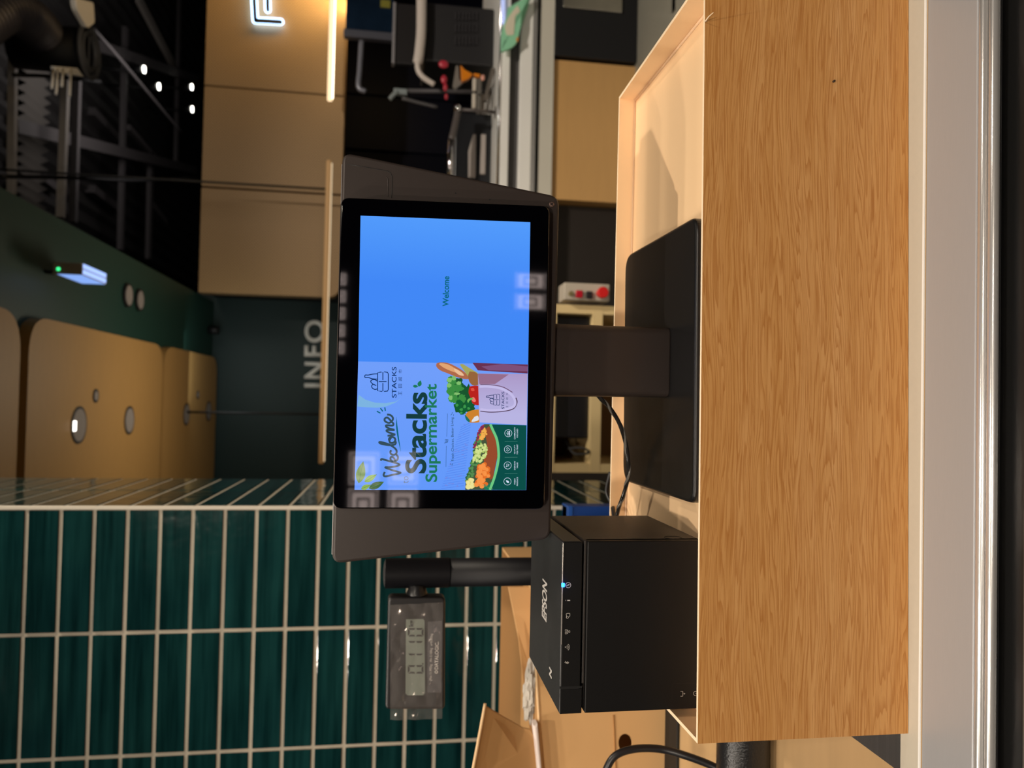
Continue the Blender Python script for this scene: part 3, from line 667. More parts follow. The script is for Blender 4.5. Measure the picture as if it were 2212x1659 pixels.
# torn splinter and flaked rim at the right
s0 = aY(1524, 46, .533); s1 = aY(1541, 27, .520)
MB().tube([s0, s0.lerp(s1, .5)+Vector((0, 0, .0006)), s1], lambda s: .0006*(1-.6*s), 6, 4).make('splinter', M_EDGE, t)
# little dark dot on the front
p = aY(1802, 175, .5325); 
MB().cyl((p.x, .5318, p.z), (p.x, .5345, p.z), .0008, n=12).make('nail_hole', mat('nail', (.03, .015, .005), .8), t)

# ------------------------------------------------------------ POS terminal
t = thing('payment_terminal', 'dark checkout terminal on a black base plate with a lit blue welcome screen', 'terminal', (.04, .66, FL))
YS = .600
BT = FL+.0125
P = roundpoly([(-.0765, .565, FL+.0004), (.1485, .569, FL+.0004), (.1508, .757, FL+.0004), (-.0775, .752, FL+.0004)], [.014, .014, .020, .020], 8)
MB().prism(P, (0, 0, .012), .003, 4).make('base_plate', mat('base_black', (.008, .008, .0085), .30, bump=.1, bscale=2500), t)
# stem: rounded slab leaning slightly forward
B = MB(); bm = B.bm
def ring(z, y, xa, xb, dep=.030, r=.007, n=5):
    out = []
    for cx_, cy_, a0 in ((xb-r, y+dep-r, 0), (xa+r, y+dep-r, 90), (xa+r, y+r, 180), (xb-r, y+r, 270)):
        for k in range(n+1):
            a = math.radians(a0+90*k/n); out.append(bm.verts.new((cx_+r*math.cos(a), cy_+r*math.sin(a), z)))
    return out
rs = [ring(BT-.0005, .6215, .0070, .0648, r=.0045), ring(BT+.0015, .6205, .0060, .0655), ring(1.03, .6185, .0055, .0652), ring(1.10, .6135, .0045, .0650), ring(1.13, .612, .0045, .0650)]
for a, b_ in zip(rs, rs[1:]):
    for k in range(len(a)): bm.faces.new((a[k], a[(k+1) % len(a)], b_[(k+1) % len(a)], b_[k])).smooth = True
bm.faces.new(rs[0][::-1]); bm.faces.new(rs[-1])
B.make('stem', M_DARKBR, t)
# housing
HY = .6110
Hc = [aY(724, 1217, HY), aY(1147, 1173, HY), aY(1192, 1168, HY), aY(1206, 424, HY), aY(739, 336, HY)]
Hc = [Vector((-.1285, HY, 1.2445)), Vector((-.1105, HY, 1.0725)), Vector((.1680, HY, 1.0705)), Vector((.1925, HY, 1.2445))]
P = roundpoly(Hc, .0085, 6)
hs = MB().prism(P, (0, .030, 0), .0022, 3).make('housing', M_DARKBR, t)
MB().box(-.122, .184, HY+.004, HY+.028, 1.2440, 1.2452, .0004).make('top_edge_glint', M_SILVER, hs)  # silver strip stands in for the bevel's reflection along the top edge
B = MB(); B.prism(roundpoly([(-.118, HY+.03, 1.08), (.17, HY+.03, 1.08), (.185, HY+.03, 1.235), (-.12, HY+.03, 1.235)], .01), (0, .018, 0), .002)
B.make('cashier_screen', M_BLKSAT, hs)
# cover seam, slot, pin holes and screw on the housing front
def line_on(B, pix, Y, r=.00025):
    B.tube([aY(x, y, Y) for x, y in pix], r, 6, 1)
B = MB(); line_on(B, [(750, 355), (790, 361), (836, 369), (843, 373), (847, 381), (847, 405), (846, 428)], HY-.00005)
B.make('cover_seam', M_VOID, hs)
B = MB(); line_on(B, [(834, 382), (838, 386), (838, 425)], HY-.0001, .0002); B.make('cover_slot', mat('slot_brown', (.03, .022, .02), .5), hs)
for x, y in ((984, 417), (1058, 431)):
    p = aY(x, y, HY-.0003); MB().cyl(p, p+Vector((0, .0006, 0)), .0006, n=12).make('pin_hole', M_VOID, hs)
p = aY(1192, 441, HY-.0012)
s_ = MB().cyl(p, p+Vector((0, .0014, 0)), .0021, n=24, bevel=.0004).make('screw', mat('screw_copper', (.55, .38, .32), .3, metal=.9), hs)
B = MB()
for sg in (1, -1):
    d = Vector((.0012, 0, .0012*sg)); n_ = Vector((.0002, 0, -.0002*sg)); o_ = Vector((0, -.00012, 0))
    B.prism([p-d+n_+o_, p+d+n_+o_, p+d-n_+o_, p-d-n_+o_], (0, .0002, 0))
B.make('screw_cross', M_VOID, hs)
# customer display
G = [Vector((-.0845, YS, 1.0805)), Vector((.1565, YS, 1.0810)), Vector((.1535, YS, 1.2435)), Vector((-.0840, YS, 1.2435))]
dsp = MB().prism(roundpoly(G, .0062, 8), (0, .0075, 0), .0008, 3).make('customer_display', mat('display_glass', (.0008, .0008, .0015), .03, spec=.6), t)
G2 = [p+Vector(d) for p, d in zip(G, ((-.0007, .0022, -.0007), (.0007, .0022, -.0007), (.0007, .0022, .0007), (-.0007, .0022, .0007)))]
MB().prism(roundpoly(G2, .0066, 8), (0, .0058, 0), .0004, 2).make('display_rim', mat('rim_dark_silver', (.10, .085, .08), .3, metal=.8), dsp)
MB().box(-.06, .13, YS+.0075, HY+.002, 1.10, 1.225).make('display_mount', M_BLK, dsp)

# --- screen content: lit shapes in thin layers on the glass
LAY = .00006
def em(name, c, s=1.0):
    return mat('px_' + name, (0, 0, 0), .03, spec=.6, emit=srgb(*c), es=s)
def pz(x, y, L): return aY(740 + x/4.739, 760 + y/4.739, YS - .0001 - LAY*L)   # measured on a 4.739x enlargement of the screen
def shape(name, pts, L, m, r=0, B=None):
    P = [pz(x, y, L) for x, y in pts]
    if r: P = roundpoly(P, r*.0000762, 5)
    Bq = B or MB()
    Bq.face([tuple(p) for p in P])
    if B is None:
        o = Bq.make(name, m, dsp); fixn(o.data); return o
def fixn(me):
    for p in me.polygons:
        if p.normal.y > 0: p.flip()
def stroke(B, pts, L, wd, sub=6, closed=False, taper=False):
    P = [Vector((x, y, 0)) for x, y in pts]
    if closed: P.append(P[0])
    if sub > 1: P = smooth(P, sub)
    Lf, Rt = [], []
    for i, p in enumerate(P):
        d = (P[min(i+1, len(P)-1)] - P[max(i-1, 0)]).normalized(); n_ = Vector((-d.y, d.x, 0))
        w_ = wd/2*(math.sin(PI*min(1, max(.04, i/(len(P)-1)))) if taper else 1)
        Lf.append(p+n_*w_); Rt.append(p-n_*w_)
    for i in range(len(P)-1):
        B.face([tuple(pz(q.x, q.y, L)) for q in (Lf[i], Lf[i+1], Rt[i+1], Rt[i])])
def strokes(name, lst, L, wd, m, **k):
    B = MB()
    for s_ in lst: stroke(B, s_, L, wd, **k)
    o = B.make(name, m, dsp); fixn(o.data); return o
def blob(B, x, y, rx, ry, L, n=14, jag=0, rot=0):
    pts = []
    for k in range(n):
        a = 2*PI*k/n; q = 1 + (random.uniform(-jag, jag) if jag else 0)
        u, v = rx*math.cos(a)*q, ry*math.sin(a)*q; pts.append((x+u*math.cos(rot)-v*math.sin(rot), y+u*math.sin(rot)+v*math.cos(rot)))
    B.face([tuple(pz(px, py, L)) for px, py in pts])
def blobs(name, lst, L, m, **k):
    B = MB()
    for q in lst: blob(B, *q[:4], L, rot=(q[4] if len(q) > 4 else 0), **k)
    o = B.make(name, m, dsp); fixn(o.data); return o
def stext(name, body, x0, x1, y0, y1, L, m, dx=0, **k):      # x0 top .. x1 bottom, y0 left (large) .. y1 right, on the enlargement
    o_ = pz(x1, y0, L); e1 = pz(x1+dx, y1, L); u_ = pz(x0, y0, L)
    o = text_fit(name, body, o_, e1-o_, (0, 0, u_.z-o_.z), m, dsp, **k); fixn(o.data); return o
def grad(name, ca, cb, x0, x1):     # lit image that itself fades from one colour to another across the screen picture
    m = mat('px_' + name, (0, 0, 0), .03, spec=.6, emit=srgb(*ca), es=1); nt = m.node_tree; b = nt.nodes['Principled BSDF']
    tc = nt.nodes.new('ShaderNodeTexCoord'); sx = nt.nodes.new('ShaderNodeSeparateXYZ'); mr = nt.nodes.new('ShaderNodeMapRange')
    mr.inputs['From Min'].default_value = x0; mr.inputs['From Max'].default_value = x1
    mx = nt.nodes.new('ShaderNodeMix'); mx.data_type = 'RGBA'; mx.inputs[6].default_value = (*srgb(*ca), 1); mx.inputs[7].default_value = (*srgb(*cb), 1)
    nt.links.new(tc.outputs['Object'], sx.inputs[0]); nt.links.new(sx.outputs['X'], mr.inputs[0]); nt.links.new(mr.outputs[0], mx.inputs[0]); nt.links.new(mx.outputs[2], b.inputs['Emission Color'])
    return m
TL, TR, BR, BL = (122, 1412), (184, -1394), (1922, -1327), (1880, 1415)
MTl, MTr = (160, 98), (1900, 130)
shape('welcome_area', [(160, 98), TR, BR, (1900, 130)], 0, grad('blue_area', (66, 136, 246), (84, 156, 252), .09, .145))
shape('advert_area', [TL, MTl, MTr, BL], 0, grad('poster_blue', (98, 152, 250), (112, 158, 250), -.07, .02))
E_NAVY = em('navy', (10, 45, 95)); E_DG = em('darkgreen', (22, 60, 62)); E_G = em('green', (30, 120, 88)); E_W = em('white', (215, 228, 250)); E_PALE = em('pale', (150, 190, 215))
E_TEAL = em('teal', (10, 100, 120)); E_GREY = em('greyblue', (95, 120, 150))
a = aY(970, 662, YS-.0002); b_ = aY(970, 597, YS-.0002)
text_fit('welcome_text', 'Welcome', (a.x, YS-.0002, aY(970, 630, YS).z), (b_.x-a.x, 0, 0), (0, 0, aY(956.5, 630, YS).z-aY(970, 630, YS).z), E_TEAL, dsp, bold=.02)
fixn(dsp.children[-1].data)
# swoosh circle behind the logo
shape('swoosh', [(165, 440), (235, 490), (330, 520), (440, 525), (540, 510), (600, 475), (540, 520), (450, 558), (350, 572), (250, 568), (150, 560)], 1, em('swoosh', (125, 180, 225)))
# logo
def logo(name, ox, oy, s, L, m, wd):
    T = lambda pts: [(ox+(x-228)*s, oy+(y-408)*s) for x, y in pts]
    strokes(name, [T([(385, 208), (358, 215), (358, 400), (405, 405)]), T([(425, 205), (460, 210), (468, 225), (468, 385), (460, 402), (425, 405)]),
                   T([(370, 305), (450, 305)]), T([(413, 208), (413, 290)]), T([(413, 320), (413, 405)]), T([(385, 208), (400, 208)])], L, wd, m, sub=1)
    strokes(name, [T([(355, 225), (310, 228), (262, 238), (232, 238), (230, 262), (262, 262), (300, 275), (355, 280)]), T([(355, 300), (330, 285), (300, 288), (288, 305), (310, 330), (345, 345)]),
                   T([(355, 380), (330, 385), (305, 370), (298, 350), (310, 335), (330, 335)])], L, wd, m, sub=5)
logo('basket_logo', 228, 408, 1, 2, E_NAVY, 9)
stext('brand_text', 'STACKS', 505, 552, 470, 155, 2, E_NAVY, bold=.01)
for ch, ya, yb in (('\u738b', 445, 405), ('\u7530', 370, 330), ('\u8d85', 300, 255), ('\u5e02', 220, 180)):
    stext('chinese_text', ch, 572, 608, ya, yb, 2, E_NAVY)
# leaves lower left corner
def leaf(name, x0, y0, x1, y1, wd, L, m, vein=None):
    d = Vector((x1-x0, y1-y0)); n_ = Vector((-d.y, d.x)).normalized(); pts = []
    for k in range(11): s_ = k/10; q = Vector((x0, y0))+d*s_+n_*wd*math.sin(PI*s_**.8)*.5; pts.append((q.x, q.y))
    for k in range(9, 0, -1): s_ = k/10; q = Vector((x0, y0))+d*s_-n_*wd*math.sin(PI*s_**.8)*.5; pts.append((q.x, q.y))
    shape(name, pts, L, m)
    if vein: strokes(name + '_vein', [[(x0, y0), (x1, y1)]], L+1, 3, vein, sub=1)
E_LF = em('leaf', (110, 145, 80)); E_LF2 = em('leaf2', (135, 175, 75)); E_LFD = em('leafdark', (60, 100, 60))
leaf('leaf', 165, 1345, 212, 1120, 95, 1, E_LF, E_LFD); leaf('leaf', 225, 1330, 350, 1255, 60, 1, E_LF2, E_LFD); leaf('leaf', 270, 1400, 425, 1330, 70, 1, E_LFD, E_LF)
leaf('leaf', 190, 1405, 290, 1360, 50, 2, E_LF2, E_LFD)
leaf('leaf', 720, 350, 775, 355, 30, 2, E_G, None); leaf('leaf', 780, 355, 800, 292, 42, 2, E_G, None)
leaf('leaf', 1430, 1365, 1540, 1405, 60, 4, E_G, E_LF); leaf('leaf', 1500, 1400, 1550, 1315, 45, 4, E_G, E_LF)
# handwriting: "Weclome"
E_SCR = em('script', (52, 78, 92))
W = [[(432, 1230), (420, 1262), (440, 1275), (500, 1262), (580, 1245), (590, 1235), (520, 1215), (450, 1190), (440, 1182), (500, 1180), (570, 1165), (578, 1150), (500, 1125), (430, 1105), (398, 1098), (392, 1115)],
     [(545, 1130), (530, 1095), (510, 1075), (492, 1082), (495, 1108), (530, 1122), (560, 1105), (566, 1075), (545, 1045)],
     [(502, 1010), (490, 1020), (495, 1045), (525, 1055), (550, 1040), (552, 1010), (535, 985)],
     [(535, 985), (480, 950), (400, 925), (376, 925), (392, 940), (470, 955), (530, 950), (545, 930), (535, 905)],
     [(478, 905), (488, 930), (520, 930), (540, 905), (530, 880), (500, 872), (478, 885), (478, 905), (500, 870), (498, 852)],
     [(460, 860), (535, 848), (500, 835), (455, 815), (458, 800), (530, 800), (480, 785), (448, 768), (450, 752), (510, 755), (520, 735), (500, 715)],
     [(500, 715), (480, 690), (455, 672), (432, 685), (435, 710), (475, 728), (508, 705), (515, 675), (490, 648), (455, 642)]]
strokes('script_text', W, 2, 20, E_SCR)
strokes('script_ticks', [[(350, 608), (388, 628)], [(388, 577), (412, 610)], [(432, 568), (438, 605)]], 2, 12, E_TEAL, sub=1)
strokes('script_underline', [[(552, 668), (555, 760), (570, 880), (598, 1030)]], 2, 16, E_TEAL, taper=True)
stext('to_text', 'to', 620, 675, 1345, 1275, 2, E_GREY)
stext('headline_text', 'Stacks', 640, 858, 1245, 415, 2, E_DG, bold=.028, dx=12)
stext('headline_text', 'Supermarket', 848, 1005, 1332, 330, 2, E_G, bold=.02, dx=-5)
strokes('divider_line', [[(1074, 632), (1066, 868)], [(1063, 962), (1058, 1178)]], 2, 3, E_DG, sub=1)
strokes('cart_icon', [[(1040, 935), (1048, 932), (1075, 925), (1082, 900), (1050, 893), (1052, 928)], [(1062, 893), (1062, 925)], [(1072, 895), (1070, 925)]], 2, 4, E_DG, sub=1)
stext('tagline_text', 'Fresh Choices. Better Living.', 1114, 1148, 1118, 665, 2, E_DG, dx=-6)
strokes('tagline_ticks', [[(1102, 1145), (1115, 1160)], [(1128, 1142), (1122, 1162)], [(1108, 650), (1122, 632)], [(1135, 655), (1137, 640)], [(1118, 625), (1128, 622)]], 2, 4, E_DG, sub=1)
# aisle in the photo part: pale shelves
E_SH = em('shelf', (88, 138, 240)); E_SH2 = em('shelf2', (135, 170, 250))
B = MB()
for k in range(26):
    y0 = 1400 - k*25; stroke(B, [(1010+k*8, y0), (1240+k*3, y0-30-k)], 1, 7, sub=1)
o = B.make('aisle_shelves', E_SH, dsp); fixn(o.data)
B = MB()
for k in range(80):
    y0 = random.uniform(740, 1400); x0 = random.uniform(1020, 1260); 
    if x0 > 1010 + (1400-y0)*.33: stroke(B, [(x0, y0), (x0+random.uniform(8, 30), y0-2)], 1.5, random.uniform(5, 11), sub=1)
o = B.make('aisle_goods', em('shelf3', (112, 138, 228)), dsp); fixn(o.data)
# produce heaps
shape('produce_ground', [(1255, 1412), (1262, 1300), (1330, 1100), (1350, 940), (1395, 800), (1450, 740), (1505, 740), (1575, 900), (1590, 1060), (1540, 1300), (1500, 1413)], 2, em('produce_bg', (70, 85, 60)))
shape('wood_crates', [(1440, 1090), (1480, 940), (1450, 800), (1500, 760), (1570, 900), (1585, 1060), (1540, 1290), (1510, 1310), (1480, 1240)], 3, em('crate', (150, 75, 45)))
def heap(name, poly, n, r, L, c, seedv):
    random.seed(seedv); lst = []; xs = [p[0] for p in poly]; ys = [p[1] for p in poly]
    def inside(x, y):
        k = False
        for i in range(len(poly)):
            x1, y1 = poly[i]; x2, y2 = poly[i-1]
            if (y1 > y) != (y2 > y) and x < (x2-x1)*(y-y1)/(y2-y1)+x1: k = not k
        return k
    while len(lst) < n:
        x, y = random.uniform(min(xs), max(xs)), random.uniform(min(ys), max(ys))
        if inside(x, y): q = r*random.uniform(.8, 1.2); lst.append((x, y, q, q))
    half = len(lst)//2
    blobs(name, lst[:half], L, em(c[0], c[1]), n=10); blobs(name, lst[half:], L+.4, em(c[0]+'b', c[2]), n=10)
heap('green_produce', [(1260, 1320), (1330, 1100), (1350, 930), (1390, 840), (1430, 850), (1400, 1100), (1310, 1330)], 110, 13, 3, ('gp', (50, 100, 55), (85, 140, 80)), 1)
heap('pale_produce', [(1330, 1130), (1360, 980), (1420, 930), (1480, 960), (1470, 1060), (1420, 1130)], 110, 12, 4, ('pp', (165, 190, 100), (205, 220, 140)), 2)
heap('orange_produce', [(1365, 1330), (1390, 1170), (1440, 1110), (1490, 1200), (1505, 1310), (1450, 1385), (1375, 1388)], 60, 22, 4, ('op', (225, 110, 40), (245, 145, 70)), 3)
heap('yellow_produce', [(1262, 1390), (1275, 1320), (1330, 1280), (1345, 1330), (1335, 1390)], 22, 21, 4, ('yp', (215, 200, 110), (235, 225, 150)), 4)
heap('orange_produce', [(1400, 900), (1420, 800), (1460, 780), (1475, 840), (1440, 900)], 50, 11, 4, ('op2', (225, 150, 60), (240, 175, 80)), 5)
heap('red_produce', [(1340, 980), (1395, 800), (1440, 745), (1450, 760), (1400, 850), (1370, 980)], 50, 9, 4, ('rp', (170, 50, 70), (130, 45, 80)), 6)
random.seed(11)
# green footer
arc = [(1500, 1412), (1545, 1290), (1580, 1150), (1590, 1040), (1572, 900), (1530, 800), (1505, 742)]
sm = [(p.x, p.y) for p in smooth([Vector((x, y, 0)) for x, y in arc], 5)]
shape('footer_band', sm + [(1883, 752), (1878, 1414)], 4, em('footer', (12, 78, 72)))
strokes('footer_arc', [[(x+8, y) for x, y in arc]], 5, 26, em('arcgreen', (110, 200, 130)))
for cx0, cy0, l1, l2, ic in ((1697, 833, 'COMMUNITY', 'FOCUSED', 0), (1693, 999, 'QUALITY', 'YOU TRUST', 1), (1690, 1163, 'EVERYDAY', 'VALUE', 2), (1688, 1327, 'FRESH', 'PRODUCE', 3)):
    strokes('icon_ring', [[(cx0+37*math.cos(2*PI*k/24), cy0+37*math.sin(2*PI*k/24)) for k in range(25)]], 5, 4, E_W, sub=1)
    if ic == 0: blobs('people_icon', [(cx0-12, cy0, 6, 6), (cx0-6, cy0-16, 5, 5), (cx0-6, cy0+16, 5, 5), (cx0+8, cy0, 9, 10), (cx0+10, cy0-17, 7, 7), (cx0+10, cy0+17, 7, 7)], 5, E_W)
    if ic == 1: strokes('heart_icon', [[(cx0+18, cy0), (cx0-2, cy0-18), (cx0-14, cy0-10), (cx0-6, cy0), (cx0-14, cy0+10), (cx0-2, cy0+18), (cx0+18, cy0)]], 5, 4, E_W, sub=3)
    if ic == 2: strokes('cart_icon', [[(cx0-18, cy0+16), (cx0-12, cy0+10), (cx0+8, cy0+6), (cx0+8, cy0-12), (cx0-10, cy0-16), (cx0-8, cy0+8)], [(cx0+14, cy0+5), (cx0+18, cy0+5)], [(cx0+14, cy0-10), (cx0+18, cy0-10)]], 5, 5, E_W, sub=1)
    if ic == 3: leaf('leaf_icon', cx0+16, cy0+14, cx0-16, cy0-12, 22, 5, E_W, None)
    wl = 62 if l1 == 'COMMUNITY' else (46 if len(l1) > 5 else 30)
    stext('footer_text', l1, 1756, 1770, cy0+wl, cy0-wl, 5, E_W, bold=.01); w2 = 52 if len(l2) > 7 else (45 if l2 != 'VALUE' else 30)
    stext('footer_text', l2, 1782, 1796, cy0+w2, cy0-w2, 5, E_W, bold=.01)
strokes('footer_dividers', [[(1660, y), (1790, y-2)] for y in (918, 1081, 1246)], 5, 2.5, em('fdiv', (90, 150, 140)), sub=1)
# shopping bag picture
shape('bag_side', [(1330, 112), (1898, 130), (1895, 222), (1385, 190)], 5, em('bagside', (105, 50, 80)))
shape('bag_side_fold', [(1420, 150), (1640, 124), (1898, 150), (1896, 200), (1500, 190)], 5.3, em('bagfold', (125, 80, 120)))
shape('bag_front', [(1385, 222), (1894, 226), (1885, 750), (1400, 722)], 6, grad('bagfront', (184, 180, 226), (168, 145, 192), -.01, .03))
shape('bag_shade', [(1385, 222), (1700, 232), (1560, 330), (1400, 330)], 6.3, em('bagshade', (150, 110, 140)))
strokes('bag_handle', [[(1400, 355), (1500, 355), (1620, 375), (1720, 430), (1765, 500), (1750, 560), (1660, 590), (1520, 600), (1410, 590)]], 7, 26, em('handle', (196, 188, 232)))
strokes('bag_handle_shadow', [[(1410, 606), (1520, 616), (1660, 606), (1750, 580), (1785, 520), (1775, 470)]], 6.6, 12, em('hshadow', (85, 65, 90)))
strokes('bag_handle_shadow', [[(1410, 335), (1520, 338), (1640, 360), (1740, 415)]], 6.6, 8, em('hshadow2', (110, 80, 110)))
logo('bag_logo', 1472, 548, .57, 8, E_NAVY, 6)
stext('bag_text', 'STACKS', 1628, 1656, 584, 408, 8, E_NAVY, bold=.01)
for ch, ya, yb in (('\u738b', 572, 552), ('\u7530', 530, 510), ('\u8d85', 490, 466), ('\u5e02', 444, 422)):
    stext('bag_chinese_text', ch, 1674, 1694, ya, yb, 8, E_NAVY)
# bread
def lf(name, pts, L, c, r=0): shape(name, [(p.x, p.y) for p in smooth([Vector((x, y, 0)) for x, y in pts], 4)], L, em(*c))
lf('bread', [(962, 118), (960, 150), (1000, 190), (1080, 222), (1180, 262), (1270, 280), (1295, 260), (1240, 200), (1160, 150), (1080, 115), (1000, 108), (962, 118)], 5, ('bread', (175, 105, 75)))
lf('bread_highlight', [(985, 125), (1040, 165), (1120, 200), (1180, 215), (1150, 170), (1080, 130), (1010, 115), (985, 125)], 5.4, ('bread2', (225, 165, 115)))
lf('bread_cut', [(1140, 165), (1190, 190), (1230, 220), (1240, 245), (1190, 235), (1150, 200), (1140, 165)], 5.6, ('bread3', (235, 190, 150)))
lf('herb_stalks', [(1200, 130), (1230, 125), (1290, 160), (1340, 190), (1390, 230), (1395, 330), (1340, 330), (1290, 260), (1240, 190), (1200, 130)], 5.5, ('herb', (165, 165, 95)))
lf('brown_vegetable', [(1300, 200), (1360, 210), (1395, 250), (1395, 330), (1340, 345), (1300, 310), (1285, 250), (1300, 200)], 5.7, ('brownv', (150, 100, 60)))
# lettuce: overlapping jagged blobs
random.seed(5)
for nm, c, lst, L in (('lettuce_leaf', (25, 85, 45), [(1160, 330, 75, 70), (1180, 440, 80, 75), (1210, 560, 70, 70), (1280, 430, 75, 90), (1290, 560, 60, 70)], 5),
                      ('lettuce_leaf', (60, 140, 65), [(1120, 300, 50, 45), (1110, 400, 42, 60), (1130, 480, 45, 45), (1180, 370, 55, 40), (1220, 480, 45, 45)], 5.3),
                      ('lettuce_leaf', (130, 190, 110), [(1095, 290, 25, 25), (1090, 345, 25, 22), (1140, 270, 22, 25), (1105, 470, 20, 25), (1190, 320, 25, 18), (1170, 430, 30, 14)], 5.5),
                      ('kale', (20, 95, 50), [(1180, 560, 38, 40), (1230, 600, 42, 42), (1290, 540, 40, 40), (1200, 520, 35, 30)], 5.5),
                      ('kale', (60, 150, 75), [(1170, 545, 16, 16), (1215, 590, 18, 14), (1250, 560, 16, 18), (1290, 580, 15, 15), (1215, 625, 13, 12)], 5.7)):
    blobs(nm, lst, L, em(nm+str(c[0]), c), n=22, jag=.22)
lf('red_pepper', [(1295, 370), (1310, 352), (1400, 350), (1408, 400), (1408, 530), (1370, 545), (1330, 525), (1310, 470), (1290, 420), (1295, 370)], 5.8, ('pepper', (185, 35, 30)))
lf('pepper_highlight', [(1320, 470), (1345, 465), (1365, 500), (1350, 515), (1325, 500), (1320, 470)], 5.9, ('pepper2', (235, 120, 110)))
lf('pepper_highlight', [(1310, 375), (1340, 370), (1350, 400), (1320, 400), (1310, 375)], 5.9, ('pepper3', (220, 80, 65)))
lf('pepper_stem', [(1275, 500), (1290, 480), (1325, 470), (1335, 485), (1300, 500), (1285, 525), (1275, 500)], 5.95, ('pstem', (110, 180, 90)))
lf('juice_bottle', [(1255, 650), (1290, 610), (1400, 590), (1408, 640), (1405, 715), (1330, 725), (1290, 715), (1255, 650)], 5.6, ('juice', (205, 130, 45)))
lf('bottle_rim', [(1250, 640), (1270, 660), (1305, 705), (1290, 718), (1262, 690), (1250, 640)], 5.8, ('brim', (30, 110, 100)))
lf('bottle_highlight', [(1350, 665), (1385, 655), (1390, 700), (1320, 715), (1350, 665)], 5.8, ('bh', (220, 225, 235)))

# ------------------------------------------------------------ receipt printer
PT = H-.128
pf = Vector((-.2334, .5700)); 
t = thing('receipt_printer', 'black cube receipt printer with a blue status light, left of the terminal', 'printer', (-.169, .57, FL))
xl, xr, yf, yb = -.2338, -.1048, .5700, .7000
bz = FL+.0015
MB().box(xl+.002, xr, yf+.004, yb, bz+.001, PT-.0175, .0012).make('body', mat('printer_side_lit', (.05, .04, .034), .45, bump=.3, bscale=2500), t)  # side coloured lighter and browner for the light falling on it
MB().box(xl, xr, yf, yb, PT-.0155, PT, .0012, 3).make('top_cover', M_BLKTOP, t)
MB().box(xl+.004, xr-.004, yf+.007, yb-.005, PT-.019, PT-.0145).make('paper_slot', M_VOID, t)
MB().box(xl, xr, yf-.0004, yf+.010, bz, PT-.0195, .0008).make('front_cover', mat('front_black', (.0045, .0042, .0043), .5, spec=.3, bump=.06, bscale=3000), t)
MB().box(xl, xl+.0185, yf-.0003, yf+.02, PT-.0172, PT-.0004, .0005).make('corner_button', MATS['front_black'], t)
MB().box(xl+.0187, xl+.0205, yf-.0002, yf+.01, PT-.0172, PT-.0002).make('corner_gap', M_VOID, t)
MB().box(xl+.0205, xr-.0005, yf-.0006, yf+.002, PT-.0155, PT-.0008, .0004).make('icon_panel', MATS['front_black'], t)
MB().box(xl+.052, xr-.001, yf-.0010, yf+.0006, PT-.0010, PT-.0002, .0003).make('light_strip', mat('clear_strip', (.30, .28, .26), .2, metal=.4), t)
p = aY(1216, 1264, yf-.001)
MB().box(p.x-.0015, p.x+.0015, yf-.0016, yf+.0002, PT-.0022, PT+.0002, .0005).make('status_light', glow('blue_led', (.01, .12, 1), 14), t)
light('led_glow', (p.x, yf-.006, PT+.001), (p.x, .6, PT), .0012, .002, (.05, .2, 1), kind='POINT')
# icons drawn on the icon panel (measured at 5.37x from x=1000,y=1350 and 11.06x)
YI = yf-.00075
def iz(x, y): return aY(x, y, YI)
def ibar(B, pts, wd=.00022):
    P = [iz(x, y) for x, y in pts]
    for a, b_ in zip(P, P[1:]):
        v = (b_-a).normalized(); n_ = Vector((v.z, 0, -v.x))*wd
        B.face([tuple(a-n_), tuple(b_-n_), tuple(b_+n_), tuple(a+n_)])
def icon(name, lst, wd=.00022):
    B = MB()
    for q in lst: ibar(B, q, wd)
    o = B.make(name, M_WHITEPRINT, t); fixn(o.data)
circ = lambda cx0, cy0, r, n=20, a0=0, a1=360: [(cx0+r*math.cos(math.radians(a0+(a1-a0)*k/n)), cy0+r*math.sin(math.radians(a0+(a1-a0)*k/n))) for k in range(n+1)]
icon('power_icon', [circ(1227.5, 1264, 5.6), [(1223, 1264), (1228, 1265), (1227, 1262), (1232, 1264)]], .0002)
icon('alert_icon', [[(1225.5, 1297), (1231.5, 1297)], [(1222, 1297), (1222.8, 1297)]], .0004)
icon('paper_icon', [[(1224, 1334), (1223, 1326), (1226, 1325), (1231, 1325), (1231, 1331), (1229, 1333)], circ(1225.5, 1333.5, 2.4)], .00016)
icon('network_icon', [[(1221, 1360), (1221, 1363.5), (1224.5, 1363.5), (1224.5, 1360), (1221, 1360)], [(1221, 1366), (1221, 1369.5), (1224.5, 1369.5), (1224.5, 1366), (1221, 1366)], [(1228, 1362.5), (1228, 1366), (1231, 1366), (1231, 1362.5), (1228, 1362.5)], [(1226.3, 1360), (1226.3, 1369.5)], [(1224.5, 1362), (1226.3, 1362)], [(1226.3, 1364.3), (1228, 1364.3)], [(1224.5, 1367.7), (1226.3, 1367.7)]], .00012)
icon('wireless_icon', [circ(1221.5, 1397.8, 1.0), circ(1221.5, 1397.8, 3.6, 8, -50, 50), circ(1221.5, 1397.8, 6.2, 8, -50, 50), circ(1221.5, 1397.8, 8.8, 8, -50, 50)], .00013)
icon('bluetooth_icon', [[(1219, 1431), (1229, 1431)], [(1219, 1431), (1222, 1434), (1227, 1428.5)], [(1219, 1431), (1222, 1434)], [(1229, 1431), (1226, 1434), (1221, 1428)]], .00016)
